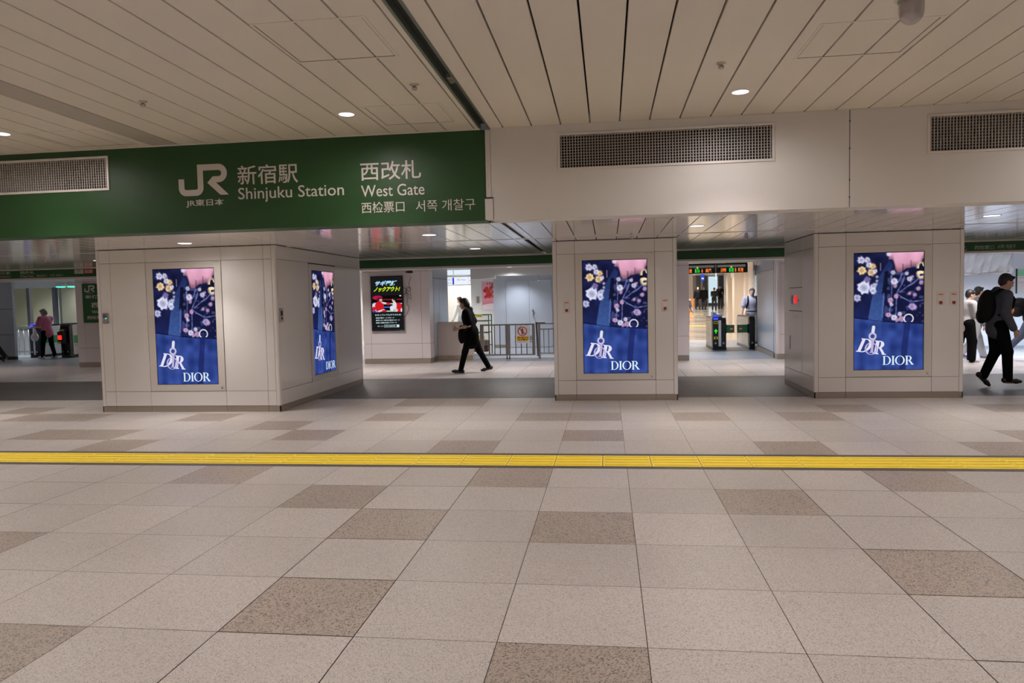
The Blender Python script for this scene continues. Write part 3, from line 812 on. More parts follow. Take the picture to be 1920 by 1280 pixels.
bag = picture_bag()
M['ad_letter'] = emit('advert letters', lin((222, 242, 250)), 1.0)
M['ad_charm'] = emit('advert charm', lin((228, 224, 246)), 1.0)
M['ad_charm2'] = emit('advert charm shade', lin((186, 176, 214)), 1.0)
M['screen_glass'] = mat('screen bezel', (0.01, 0.01, 0.02), 0.15)
def display(label, loc, rz, w, h, fw, fh, tx_, tz_, th_, extra=0.0):
    """portrait advert screen in a pale frame let into the cladding; local x across, -y to the viewer, origin at the frame's lower centre"""
    t = thing('advertising_screen', label, 'screen', loc, rz, 'portrait screens with the flower bag advert')
    b = bmesh.new(); y0 = -0.004
    a, c = -fw / 2, fw / 2
    s0 = (fh - h) / 2
    g = 0.006
    for q in ((a + g, -w / 2, g, fh - g), (w / 2, c - g, g, fh - g), (-w / 2, w / 2, g, s0), (-w / 2, w / 2, s0 + h, fh - g)):
        bx(b, q[0], q[1], y0, 0.03, q[2], q[3])
    link('screen_frame', b, 'frame', t, world=False)
    b = bmesh.new(); bx(b, a - 0.002, c + 0.002, 0.018, 0.03, -0.002, fh + 0.002)
    link('shadow_gap', b, 'blackm', t, world=False)
    b = bmesh.new(); bx(b, -w / 2 - 0.001, w / 2 + 0.001, 0.004, 0.016, s0 - 0.001, s0 + h + 0.001)
    sp = link('panel', b, 'screen_glass', t, world=False)
    e = 0.010
    me = picture_mesh(bag, -w / 2 + e, w / 2 - e, s0 + e * 0.8, s0 + h - e, 0.0025)
    link('picture', me, 'picture', sp, world=False, recalc=False)
    b = bmesh.new(); serif_word(b, 'DIOR', tx_, tz_, th_, 0.0015, gap=0.07); face_fwd(b)
    link('lettering', b, 'ad_letter', sp, world=False, recalc=False)
    # metal charm of overlapping letters
    b = bmesh.new(); cz = s0 + h * 0.155; cx = -w / 2 + 0.035
    hh = h * 0.118
    serif_word(b, 'D', cx, cz + 0.01, hh, 0.0018, lean=0.28, rot=-0.12, stroke=1.3)
    serif_word(b, 'R', cx + hh * 1.15, cz - 0.025, hh * 0.98, 0.0018, lean=0.08, rot=-0.10, stroke=1.45)
    face_fwd(b); link('charm', b, 'ad_charm', sp, world=False, recalc=False)
    b = bmesh.new()
    serif_word(b, 'O', cx + hh * 0.62, cz - 0.035, hh * 0.86, 0.0016, stroke=0.9); serif_word(b, 'I', cx + hh * 0.92, cz - 0.01, hh * 0.95, 0.0014, lean=0.1, stroke=1.1)
    face_fwd(b); link('charm', b, 'ad_charm2', sp, world=False, recalc=False)
    b = bmesh.new(); tube(b, (fw / 2 - 0.06, y0 - 0.003, 0.05), (fw / 2 - 0.06, y0 + 0.01, 0.05), 0.018, n=20)
    link('lock', b, 'steel', t, world=False)
    b = bmesh.new(); bx(b, fw / 2 - 0.13, fw / 2 - 0.10, y0 - 0.001, y0, fh - 0.022, fh - 0.016); bx(b, fw / 2 - 0.085, fw / 2 - 0.03, y0 - 0.001, y0, fh - 0.022, fh - 0.014)
    link('maker_plate', b, 'steel_dark', t, world=False)
    return t
sw, shh, fw_, fh_ = 0.945, 1.668, 1.160, 1.868
display('advert screen on the front of the wide left column, one of the flower bag adverts', (-6.013, LY0, 0.298), 0, sw, shh, fw_, fh_, -0.07, 0.145, 0.125)
display('advert screen on the shaded side of the left column, seen at a slant', (LX1, 11.638, 0.285), math.radians(90), sw, shh, fw_, fh_, 0.02, 0.150, 0.125)
display('advert screen on the narrow middle column between two red button plates', (0.106, MY0, 0.300), 0, sw, shh, fw_, fh_, -0.07, 0.155, 0.125)
display('advert screen on the right column beside the paired red button plates', (3.938, RY0, 0.300), 0, sw, shh, fw_, fh_, -0.075, 0.175, 0.125)

# ------------------------------------------------------------------ SMALL BOXES ON THE COLUMNS
def call_plate(x, z0, y, label):
    w, h = 0.100, 0.186
    t = thing('call_button', label, 'call button', (x, y, z0))
    b = bmesh.new(); bx(b, -w / 2, w / 2, -0.010, 0.004, 0, h); link('plate', b, 'frame', t, world=False, bevel=0.003)
    b = bmesh.new(); bx(b, -0.030, 0.030, -0.0112, -0.010, h - 0.036, h - 0.022); link('caption', b, mat('orange caption', (0.6, 0.12, 0.03), 0.5), t, world=False)
    b = bmesh.new(); tube(b, (0.0, -0.010, 0.042), (0.0, -0.022, 0.042), 0.0215, n=20); link('button', b, mat('dark red button', (0.30, 0.02, 0.015), 0.35), t, world=False)
    b = bmesh.new(); tube(b, (0.0, -0.010, 0.094), (0.0, -0.0115, 0.094), 0.013, n=16); link('lamp', b, 'white', t, world=False)
call_plate(-0.600, 1.297, MY0, 'red call button plate left of the middle screen')
call_plate(0.825, 1.299, MY0, 'red call button plate right of the middle screen')
call_plate(4.623, 1.300, RY0, 'red call button plate on the right column, the one next to the screen')
call_plate(4.795, 1.298, RY0, 'red call button plate on the right column, the one at the outer corner')
t = thing('card_sensor', 'small grey sensor box with green light at left edge of the left column', 'sensor', (-7.24, LY0, 1.30))
b = bmesh.new(); bx(b, -0.04, 0.04, -0.03, 0.002, 0, 0.15); link('housing', b, mat('grey plastic', (0.25, 0.23, 0.26), 0.4), t, world=False, bevel=0.006)
b = bmesh.new(); bx(b, -0.028, 0.028, -0.032, -0.03, 0.082, 0.13); link('reader', b, mat('dark violet panel', (0.12, 0.08, 0.2), 0.2), t, world=False)
b = bmesh.new(); bx(b, 0.006, 0.024, -0.034, -0.03, 0.066, 0.080); link('indicator', b, emit('green light', (0.1, 1, 0.35), 1.5), t, world=False)
t = thing('switch_plate', 'small steel switch plate on the shaded side of the left column', 'switch', (LX1, 10.03, 1.27))
b = bmesh.new(); bx(b, 0, 0.012, -0.06, 0.06, 0, 0.20); link('plate', b, 'steel', t, world=False, bevel=0.002)
b = bmesh.new(); tube(b, (0.012, 0, 0.05), (0.018, 0, 0.05), 0.016); bx(b, 0.012, 0.014, -0.03, 0.03, 0.09, 0.16); link('key_switch', b, 'blackm', t, world=False)
# alarm cabinet in the side of the right column
t = thing('hydrant_cabinet', 'flush fire cabinet door with red lamp on the side of the right column', 'fire cabinet', (RX0, 12.1, 0.3))
b = bmesh.new()
for (y0, y1, z0, z1) in ((11.709, 12.503, 1.262, 1.586), (11.709, 12.503, 0.305, 1.225), (11.709, 12.503, 1.625, 2.158)):
    bx(b, RX0 - 0.003, RX0 + 0.006, y0 + .004, y1 - .004, z0, z1)
link('door', b, 'clad', t)
b = bmesh.new()
for z in (1.243, 1.606): bx(b, RX0 - 0.0045, RX0 + 0.003, 11.712, 12.500, z - 0.005, z + 0.005)
link('rail', b, 'gap', t)
b = bmesh.new(); tube(b, (RX0 - 0.003, 12.07, 1.42), (RX0 - 0.030, 12.07, 1.42), 0.072, 0.045, n=24)
link('alarm_lamp', b, mat('glowing red lamp', (0.7, 0.02, 0.02), 0.3, emis=(1, 0.03, 0.04), es=0.7), t)
b = bmesh.new(); tube(b, (RX0 - 0.003, 12.30, 1.42), (RX0 - 0.008, 12.30, 1.42), 0.072, n=24); tube(b, (RX0 - 0.003, 11.90, 1.41), (RX0 - 0.010, 11.90, 1.41), 0.018, n=12)
link('speaker_grille', b, mat('grey grille', (0.28, 0.28, 0.32), 0.5), t)
b = bmesh.new(); bx(b, RX0 - 0.006, RX0, 12.42, 12.45, 0.62, 0.84)
link('pull_handle', b, 'gap', t)
text_on('lettering', '消火栓', 'steel_dark', (RX0 - 0.0035, 0, 0), (0, -1, 0), (0, 0, 1), -12.30, -11.95, 1.13, 1.19, parent=t, weight=0.01, off=0.001)

# ------------------------------------------------------------------ GREEN BAND BEHIND THE COLUMNS
b = bmesh.new()
bx(b, XL, XR, YG, YG + 0.32, 2.185, 2.335, 0); bx(b, XL, XR, YG - 0.02, YG + 0.32, 2.345, 2.375, 1); bx(b, XL, XR, YG - 0.012, YG + 0.32, 2.150, 2.185, 1)
bx(b, XL, XR, YG + 0.02, YG + 0.3, 2.30, 2.36, 0)
bx(b, XL, XR, YG - 0.004, YG + 0.01, 2.185, 2.345, 0)
gb = struct('beam_green', b, ['green2', 'frame'])
OG = (0, YG - 0.005, 0)
def gt(s, x0, x1, z0, z1, w=0.0, m='letter'): text_on('lettering', s, m, OG, U, V, x0, x1, z0, z1, parent=gb, weight=w)
gt('西检票口', 6.365, 6.68, 2.212, 2.282); gt('서쪽 개찰구', 6.735, 7.03, 2.215, 2.285); gt('西改札', 5.90, 6.22, 2.255, 2.325, 0.012); gt('West Gate', 5.92, 6.24, 2.195, 2.240)
gt('西改札', -12.03, -11.70, 2.270, 2.330, 0.012); gt('West Gate', -12.03, -11.72, 2.205, 2.250); gt('西检票口', -11.66, -11.42, 2.205, 2.250); gt('서쪽 개찰구', -11.36, -11.06, 2.205, 2.250)
gt('新宿駅', -12.55, -12.25, 2.270, 2.330, 0.012); gt('Shinjuku Station', -12.85, -12.25, 2.205, 2.250)
b = bmesh.new(); bx(b, -10.80, -10.60, YG - 0.012, YG - 0.004, 2.245, 2.335); bx(b, -10.585, -10.38, YG - 0.012, YG - 0.004, 2.245, 2.335, 1); bx(b, -10.565, -10.40, YG - 0.0135, YG - 0.012, 2.258, 2.322, 0)
gs = link('notice_sticker', b, ['letter', 'red'], gb)
text_on('lettering', '禁', 'red', (0, YG - 0.014, 0), U, V, -10.54, -10.44, 2.262, 2.318, parent=gb)
text_on('lettering', 'ア', 'green', (0, YG - 0.013, 0), U, V, -10.75, -10.66, 2.262, 2.318, parent=gb)

# ------------------------------------------------------------------ INNER CEILINGS AND WALLS
b = bmesh.new()
bx(b, XL, XR, YG + 0.32, 21.0, 2.42, 2.5)
bx(b, -3.55, 0.9, 21.0, 25.0, 2.42, 2.5)
bx(b, XL, -3.55, 21.0, 34, 3.0, 3.1); bx(b, 0.9, XR + 6, 21.0, 34, 3.0, 3.1)
bx(b, -3.55, 0.9, 25.0, 34, 3.0, 3.1)
# sloping ceiling of the passage
for a, c in ((34, 44), (44, 75)):
    vs = [b.verts.new(p) for p in ((XL, a, 3.0 + ramp(a) * 0.6), (XR + 6, a, 3.0 + ramp(a) * 0.6), (XR + 6, c, 3.0 + ramp(c) * 0.6), (XL, c, 3.0 + ramp(c) * 0.6))]
    b.faces.new(vs)
struct('ceiling_inner', b, mat('inner ceiling', (0.72, 0.70, 0.68), 0.4))
b = bmesh.new(); bx(b, XL, -18.9, 20.95, 21.05, 2.42, 3.0); bx(b, XL, XR + 6, 21.0, 21.05, 2.42, 3.0)
struct('wall_lintel', b, 'wall_in')
# outer shell of the hall
b = bmesh.new(); bx(b, XL - 0.2, XL, -8.7, 75, 0, 3.5); struct('wall_left', b, 'wall')
b = bmesh.new(); bx(b, XR, XR + 0.2, -8.7, 26, 0, 3.5); struct('wall_right', b, 'wall')
b = bmesh.new(); bx(b, XL, XR, -8.9, -8.7, 0, 3.5); struct('wall_back', b, 'wall')
b = bmesh.new(); bx(b, XL, XR + 6, 75, 75.2, 0, 4); bx(b, XR + 6, XR + 6.2, 26, 75, 0, 4); struct('wall_far', b, 'beige')

# pillar with the boxing advert screen and the steel side panel behind it
PX0, PX1, PY0 = -6.055, -4.350, 17.8
t = thing('pillar_screen', 'pinkish white clad pillar carrying the wall screen', None, ((PX0 + PX1) / 2, 18.5, 0), kind='structure')
b = bmesh.new(); bx(b, PX0 + .02, PX1 - .02, PY0 + .02, 20.0, 0, 2.42); link('core', b, 'gap', t)
b = bmesh.new()
clad(b, 'f', PY0, [PX0, PX0 + 0.20, -4.56, PX1], [0.125, 0.50, 2.28, 2.415], g=0.003)
clad(b, 'r', PX1, [PY0 + 0.006, PY0 + 0.42], [0.125, 0.50, 2.28, 2.415], g=0.003)
clad(b, 'l', PX0, [PY0, 18.9, 20.0], [0.125, 0.50, 2.28, 2.415], g=0.003)
link('cladding', b, 'clad_far', t)
b = bmesh.new(); clad(b, 'r', PX1 - 0.004, [18.26, 18.92, 19.97], [0.125, 2.12, 2.415], g=0.006); bx(b, PX1 - 0.03, PX1 - 0.004, 18.22, 18.26, 0, 2.415, 1)
link('steel_panel', b, ['blue_metal', 'gap'], t)
b = bmesh.new(); bx(b, PX0 + .006, PX1 - .006, PY0 + .006, 19.98, 0, 0.122); link('plinth', b, 'steel_dark', t)

# wall screen with boxing advert
t = thing('wall_screen', 'black wall screen showing two boxers under lime and cyan lettering', 'screen', (-5.40, PY0, 0.82))
X0, X1, Z0, Z1, YF = -5.810, -4.990, 0.820, 2.180, PY0 - 0.085
b = bmesh.new(); bx(b, X0, X1, YF, PY0 - 0.03, Z0, Z1); link('housing', b, 'black', t, bevel=0.004)
b = bmesh.new(); bx(b, X0 + .2, X1 - .2, PY0 - 0.03, PY0, 1.1, 1.9); link('bracket', b, 'blackm', t)
W_, H_ = X1 - X0, Z1 - Z0
b = bmesh.new(); bx(b, X0 + 0.02, X1 - 0.02, YF - 0.002, YF, Z0 + 0.03, Z1 - 0.02); sp = link('panel', b, emit('dark screen glow', (0.010, 0.010, 0.011), 1.0), t)
link('picture', picture_mesh(picture_ring(), X0 + 0.035, X1 - 0.03, Z1 - 0.655 * H_, Z1 - 0.355 * H_, YF - 0.0035), 'picture', sp, recalc=False)
OT = (X0, YF - 0.0035, Z1)
E_c, E_y, E_w = emit('cyan letters', lin((175, 225, 255)), 1.0), emit('lime letters', lin((205, 240, 30)), 1.0), emit('white letters', lin((205, 230, 235)), 1.0)
def tt(s, a, c, d, e, m, w=0.02, sh=0.0): text_on('lettering', s, m, OT, U, V, a * W_, c * W_, -e * H_, -d * H_, parent=sp, weight=w, shear=sh, off=0.0)
tt('サギ電話', 0.15, 0.83, 0.085, 0.180, E_c, 0.035, 0.4)
tt('ノックアウト!', 0.10, 0.92, 0.195, 0.285, E_y, 0.04, 0.4)
tt('わかっていてもダマされる!', 0.12, 0.93, 0.690, 0.720, E_w, 0.02)
tt('●留守電モードでガード', 0.14, 0.71, 0.747, 0.772, E_w, 0.015)
tt('●知らない番号は着信でガード', 0.14, 0.88, 0.790, 0.815, E_w, 0.015)
tt('●個人情報は教えずガード', 0.14, 0.79, 0.835, 0.860, E_w, 0.015)
tt('詳しくは', 0.19, 0.36, 0.898, 0.920, E_w, 0.01)
tt('特殊 詐欺対策', 0.42, 0.74, 0.898, 0.920, E_w, 0.01)
b = bmesh.new()
def fr(a, c, d, e): bx(b, X0 + a * W_, X0 + c * W_, YF - 0.004, YF - 0.0025, Z1 - e * H_, Z1 - d * H_)
fr(.39, .86, .885, .889); fr(.39, .86, .928, .932); fr(.39, .395, .885, .932); fr(.78, .86, .885, .932); link('search_box', b, E_w, sp)
b = bmesh.new(); bx(b, X1 - 0.10, X1 - 0.02, YF - 0.003, YF, Z0 + 0.008, Z0 + 0.016); link('status_light', b, emit('teal light', (0.02, 0.3, 0.2), 1), t)
# small camera and its cables
t = thing('wall_camera', 'small black camera above the wall screen corner with dangling wires', 'camera', (-4.76, PY0, 2.22))
b = bmesh.new(); bx(b, -4.86, -4.74, PY0 - 0.10, PY0 - 0.02, 2.235, 2.29); tube(b, (-4.85, PY0 - 0.06, 2.262), (-4.90, PY0 - 0.09, 2.262), 0.022); link('camera_body', b, 'blackm', t, bevel=0.004)
b = bmesh.new(); bx(b, -4.79, -4.72, PY0 - 0.03, PY0, 2.16, 2.28); link('mount', b, 'frame', t)
b = bmesh.new(); yw = PY0 - 0.012
def wire(pts, r=0.0045):
    out = []
    for i in range(len(pts) - 1):
        for k in range(6): 
            s = k / 6; p, q = pts[i], pts[i + 1]; out.append((p[0] + (q[0] - p[0]) * s, yw, p[1] + (q[1] - p[1]) * s))
    out.append((pts[-1][0], yw, pts[-1][1])); polytube(b, out, r, 5)
wire([(-4.78, 2.24), (-4.80, 2.12), (-4.845, 2.02), (-4.85, 1.93), (-4.82, 1.90), (-4.88, 1.86), (-4.93, 1.80), (-4.92, 1.68), (-4.90, 1.60), (-4.92, 1.50), (-4.86, 1.38), (-4.93, 1.22), (-5.0, 1.15)])
wire([(-4.84, 1.92), (-4.80, 1.85), (-4.86, 1.78), (-4.93, 1.84), (-4.90, 1.90), (-4.83, 1.87), (-4.81, 1.70), (-4.88, 1.72), (-4.93, 1.76)])
wire([(-4.99, 1.88), (-4.93, 1.86), (-4.90, 1.74), (-4.86, 1.62), (-4.80, 1.60), (-4.81, 1.70)]); wire([(-5.0, 1.72), (-4.95, 1.72), (-4.93, 1.8)])
link('wires', b, 'blackm', t)

# low wall under the bright opening
b = bmesh.new(); bx(b, PX1, -3.44, 18.65, 18.80, 0, 0.965); struct('wall_low', b, mat('pink glossy low wall', (0.62, 0.53, 0.49), 0.25, coat=0.3, noise=(2, 0.06)))
b = bmesh.new(); bx(b, PX1, -3.43, 18.63, 18.82, 0.965, 0.99); struct('trim_2', b, 'steel')
b = bmesh.new(); bx(b, PX1 + 0.01, -3.45, 18.640, 18.65, 0.0, 0.13); struct('baseboard_low', b, mat('worn tan base', (0.38, 0.30, 0.22), 0.5, noise=(8, 0.3)))

# bright room behind: back wall, side walls, light boxes
b = bmesh.new(); bx(b, -12.0, -4.55, 29.5, 29.6, 0, 3.0); struct('wall_room', b, 'wall_in')
b = bmesh.new(); bx(b, -4.56, -2.0, 25.4, 25.5, 0, 3.0)
for x in (-4.40, -4.02): bx(b, x, x + 0.012, 25.394, 25.4, 0, 3.0)
bx(b, -4.56, -2.0, 25.394, 25.4, 2.02, 2.03); struct('wall_poster', b, 'wall_in')
b = bmesh.new(); bx(b, -4.72, -4.56, 25.4, 29.5, 0, 3.0); struct('wall_room_side', b, 'wall_in')
# steel wall with double door
SX0, SX1, SY = -3.62, 0.95, 23.4
b = bmesh.new(); bx(b, SX0, SX1, SY, SY + 0.1, 0, 2.42); bx(b, SX0, SX0 + 0.1, SY + 0.1, 25.39, 0, 2.42); struct('wall_steel', b, 'grey_wall')
t = thing('door_1', 'pale blue grey steel double door lit by a lamp behind the gates', None, (-2.47, SY, 0), kind='structure')
for a, c in ((-3.21, -2.47), (-2.465, -1.75)):
    b = bmesh.new(); bx(b, a, c, SY - 0.012, SY - 0.002, 0.02, 2.12); link('door_leaf', b, mat('steel door leaf', (0.66, 0.69, 0.75), 0.32), t, bevel=0.003)
b = bmesh.new()
bx(b, -3.23, -3.212, SY - 0.02, SY - 0.002, 0, 2.16); bx(b, -1.745, -1.73, SY - 0.02, SY - 0.002, 0, 2.16); bx(b, -3.23, -1.73, SY - 0.03, SY - 0.002, 2.125, 2.155)
bx(b, -3.22, -3.12, SY - 0.06, SY - 0.002, 2.11, 2.16); bx(b, -1.88, -1.78, SY - 0.06, SY - 0.002, 2.12, 2.16)
link('door_frame', b, 'grey_wall', t)
b = bmesh.new(); bx(b, -2.469, -2.466, SY - 0.0125, SY, 0.02, 2.12); link('door_gap', b, 'gap', t)
b = bmesh.new(); tube(b, (-2.36, SY - 0.05, 1.15), (-2.36, SY - 0.05, 1.22), 0.028); polytube(b, [(-2.36, SY - 0.04, 1.10), (-2.36, SY - 0.05, 1.0), (-2.30, SY - 0.05, 0.9), (-2.25, SY - 0.05, 0.72)], 0.012); link('door_handle', b, 'steel_dark', t)
b = bmesh.new(); bx(b, SX0, SX1, SY - 0.01, SY - 0.001, 0, 0.10); struct('baseboard_steel', b, 'steel_dark')
# lintel in front of it
b = bmesh.new(); bx(b, -3.62, 1.2, 20.5, 20.7, 2.20, 2.42); bx(b, -3.80, -3.1, 20.49, 20.72, 2.13, 2.42); struct('beam_lintel', b, mat('cream lintel', (0.74, 0.72, 0.68), 0.4))
tq = downlight(-2.80, 22.75, 2.42, 0.08, 95, (0.80, 0.88, 1.0), 'recessed lamp washing the steel double door with light', 'inner lamps', size=125, blend=0.8)
tq = downlight(-2.65, 20.1, 2.42, 0.07, 80, (0.92, 0.95, 1.0), 'recessed lamp washing the cream lintel with light', 'inner lamps', size=155, blend=0.7)
b = bmesh.new(); lathe(b, [(0.03, 2.199), (0.03, 2.19), (0.008, 2.185), (0.008, 2.02), (0.016, 2.01), (0.016, 1.985)], -1.90, 20.6, 12)
tag(link('hanging_sprinkler', b, 'steel'), 'sprinkler hanging from cream lintel over the fence gate', 'sprinkler')

# overhead light signs in the bright room
t = thing('hanging_sign', 'white backlit direction sign with blue and orange marks in the bright room', 'sign', (-5.7, 27.5, 2.1))
b = bmesh.new(); bx(b, -7.0, -4.95, 27.5, 27.65, 2.12, 2.48); link('sign_case', b, 'frame', t)
lite = emit('sign glow', lin((235, 243, 255)), 1.0)
b = bmesh.new()
for a, c in ((-6.28, -5.83), (-5.82, -5.20), (-5.19, -4.97)): bx(b, a, c, 27.492, 27.5, 2.15, 2.44)
sgp = link('lit_panel', b, lite, t)
b = bmesh.new(); bx(b, -6.28, -6.02, 27.488, 27.492, 2.16, 2.42); link('orange_mark', b, emit('orange', lin((255, 90, 40)), 1), sgp)
b = bmesh.new(); bx(b, -5.52 - .28, -5.46 - .28, 27.488, 27.492, 2.16, 2.42); link('blue_mark', b, emit('blue', lin((30, 60, 200)), 1), sgp)
inkc = emit('ink', lin((90, 110, 160)), 1)
for s, a, c, d, e in (('出口', -5.98, -5.84, 2.31, 2.39), ('Exit', -5.98, -5.86, 2.2, 2.26), ('西口 West', -5.62, -5.30, 2.3, 2.37), ('→', -5.16, -5.02, 2.24, 2.34)):
    text_on('lettering', s, inkc, (0, 27.49, 0), U, V, a, c, d, e, parent=sgp)
t = thing('ceiling_panel_lights', 'row of bright rectangular ceiling panels beyond the direction sign', 'ceiling lights', (-6.0, 28.5, 2.6))
b = bmesh.new(); bx(b, -7.0, -6.0, 28.5, 28.55, 2.56, 2.85); bx(b, -5.95, -4.78, 28.5, 28.55, 2.56, 2.85); link('lit_panel', b, emit('cool panel', lin((225, 240, 255)), 1.0), t)
b = bmesh.new(); bx(b, -7.05, -4.74, 28.56, 28.6, 2.52, 2.90); link('panel_frame', b, 'frame', t)

# strawberry style red and pink poster
t = thing('wall_poster', 'pink poster with red fruit on the white wall behind the gates', 'poster', (-4.0, 25.39, 1.2))
PXa, PXb, PZa, PZb, PY = -4.315, -3.50, 1.215, 2.175, 25.385
b = bmesh.new(); bx(b, PXa - 0.02, PXb + .02, PY, PY + 0.009, PZa - 0.02, PZb + 0.02); link('poster_frame', b, 'frame', t)
def poster():
    nx, ny = 60, 72
    X, Y = np.meshgrid(np.arange(nx + 1) / nx, np.arange(ny + 1) / ny)
    img = np.zeros(X.shape + (3,)) + np.array([240, 170, 190]); img = over(img, smooth(0.6, 0.9, Y), (236, 120, 130))
    r = random.Random(5)
    for k in range(34):
        x, y, a = r.uniform(0.1, 0.95), r.uniform(0.15, 0.55), r.uniform(.045, .075)
        img = over(img, smooth(1.1, 0.9, np.hypot((X - x) / a, (Y - y) / a)), (205 + r.randint(0, 40), 40 + r.randint(0, 60), 60)); 
        if k % 4 == 0: img = over(img, smooth(1.1, 0.8, np.hypot((X - x) / .03, (Y - y + .04) / .04)), (60, 130, 70))
    img = over(img, smooth(1.02, .98, np.hypot((X - .5) / .75, (Y - 1.02) / .24)), (246, 228, 232)); img = over(img, (np.abs(Y - .07) < .035) * (np.sin(X * 60) > -0.2) * (X > .15) * (X < .9), (215, 60, 110))
    return nx, ny, np.clip(img, 0, 255)
pm = mat('poster print', (1, 1, 1), 0.4); nt = pm.node_tree; at = nt.nodes.new('ShaderNodeAttribute'); at.attribute_name = 'picture'; nt.links.new(at.outputs['Color'], nt.nodes['Principled BSDF'].inputs['Base Color'])
link('print', picture_mesh(poster(), PXa, PXb, PZa, PZb, PY - 0.002), pm, t, recalc=False)
b = bmesh.new(); bx(b, -4.52, -4.43, 25.36, 25.393, 1.45, 1.68); tag(link('wall_switch', b, 'steel'), 'grey control box on white wall left of the pink poster', 'control box')

M['fence_steel'] = mat('worn brown grey steel', (0.26, 0.24, 0.225), 0.36, metal=0.7)
M['fence_bar'] = mat('dark thin bar', (0.12, 0.12, 0.13), 0.45, metal=0.4)
# ------------------------------------------------------------------ STEEL FENCE WITH GATES
GY = 18.82
def railing(x0, x1, z0, z1, bars, w, top=0.03, y=GY):
    b = bmesh.new()
    return b
t = thing('fence_gate', 'left leaf of the steel barrier gate, behind the walking person', 'gate', (-2.9, GY, 0), group=None)
def leaf(t, x0, x1, nb, post_l, post_r, z0=0.10, z1=0.905):
    b = bmesh.new(); bx(b, x0, x1, GY - .02, GY + .02, z1 - 0.035, z1); bx(b, x0, x1, GY - .02, GY + .02, z0, z0 + 0.03); link('rail', b, 'fence_steel', t)
    for (a, c) in (post_l, post_r):
        b = bmesh.new(); bx(b, a, c, GY - .03, GY + .03, z0 - 0.0, z1); link('post', b, 'fence_steel', t, bevel=0.003)
    for i in range(nb):
        x = post_l[1] + (post_r[0] - post_l[1]) * (i + 1) / (nb + 1)
        b = bmesh.new(); tube(b, (x, GY, z0 + 0.03), (x, GY, z1 - 0.035), 0.011, n=8); link('bar', b, 'fence_bar', t)
    x = post_r[1] - 0.03 if t.name.endswith('gate') else post_l[0] + 0.03
    b = bmesh.new(); tube(b, (x - 0.01, GY, 0.035), (x + 0.01, GY, 0.035), 0.035, n=14); bx(b, x - 0.008, x + 0.008, GY - 0.015, GY + 0.015, 0.035, z0); link('caster', b, 'blackm', t)
leaf(t, -3.28, -2.56, 3, (-3.28, -3.19), (-2.62, -2.56))
t2 = thing('fence_gate', 'right leaf of the steel barrier gate carrying the no entry notice', 'gate', (-2.2, GY, 0))
leaf(t2, -2.55, -1.86, 3, (-2.55, -2.50), (-1.93, -1.86))
t3 = thing('fence_post', 'leaning steel post beside the right gate leaf', 'post', (-1.78, GY, 0))
b = bmesh.new(); prism(b, [(-1.845, 0.94), (-1.80, 0.94), (-1.765, 0.06), (-1.81, 0.06)], 'y', GY + 0.04, GY + 0.10); link('post', b, 'fence_bar', t3)
b = bmesh.new(); bx(b, -1.80, -1.60, GY + .1, GY + .16, .905, .93); link('latch_arm', b, 'fence_bar', t3)
t4 = thing('steel_railing', 'low steel railing with thin bars next to the middle column', 'railing', (-1.0, GY, 0))
b = bmesh.new(); bx(b, -1.79, 0.9, GY - .03, GY + .03, 0.885, 0.91); bx(b, -1.72, 0.9, GY - .02, GY + .02, 0.745, 0.775); bx(b, -1.72, 0.9, GY - .015, GY + .015, 0.13, 0.155); link('rail', b, 'fence_steel', t4)
for x in (-1.745, 0.2): b = bmesh.new(); bx(b, x - .025, x + .025, GY - .025, GY + .025, 0, 0.90); link('post', b, 'fence_steel', t4)
for i in range(18):
    x = -1.63 + i * 0.125
    b = bmesh.new(); tube(b, (x, GY, .155), (x, GY, .745), 0.008, n=8); link('bar', b, 'fence_bar', t4)
b = bmesh.new(); bx(b, -3.42, 0.9, GY + 0.06, GY + 0.5, 0.0, 0.03); struct('floor_kerb', b, 'grey_wall')
# notice on the gate
t = thing('no_entry_notice', 'white notice with red prohibition ring and yellow band hung on the gate', 'notice', (-2.17, GY - 0.04, 0.5))
b = bmesh.new(); bx(b, -2.345, -2.00, GY - .046, GY - .034, 0.405, 0.86); link('board', b, 'white', t)
b = bmesh.new()
n = 32; cx, cz = -2.175, 0.715
for i in range(n):
    a0, a1 = 2 * math.pi * i / n, 2 * math.pi * (i + 1) / n
    b.faces.new([b.verts.new((cx + r * math.cos(a), GY - .048, cz + r * math.sin(a))) for r, a in ((.098, a0), (.098, a1), (.122, a1), (.122, a0))])
d = 0.075
b.faces.new([b.verts.new(p) for p in ((cx - d - .009, GY - .048, cz + d - .009), (cx - d + .009, GY - .048, cz + d + .009), (cx + d + .009, GY - .048, cz - d + .009), (cx + d - .009, GY - .048, cz - d - .009))])
link('prohibition_ring', b, 'red', t)
b = bmesh.new(); tube(b, (cx, GY - .047, cz + .058), (cx, GY - .049, cz + .058), .018); 
b.faces.new([b.verts.new((cx + p, GY - .0475, cz + q)) for p, q in ((-.03, .035), (.03, .035), (.022, -.02), (.026, -.085), (.008, -.085), (0, -.03), (-.014, -.085), (-.03, -.085), (-.02, -.02))])
link('walking_figure', b, 'black', t)
b = bmesh.new(); bx(b, -2.325, -2.015, GY - .049, GY - .046, 0.475, 0.585); yb = link('yellow_band', b, mat('warning yellow', (0.85, 0.45, 0.01), 0.4), t)
text_on('lettering', '関係者以外', 'black', (0, GY - .0495, 0), U, V, -2.30, -2.04, .533, .575, parent=yb, weight=.02); text_on('lettering', '立入禁止', 'black', (0, GY - .0495, 0), U, V, -2.30, -2.04, .482, .522, parent=yb, weight=.02)
text_on('lettering', 'STAFF ONLY', 'black', (0, GY - .047, 0), U, V, -2.31, -2.04, .43, .455, parent=t)
b = bmesh.new()
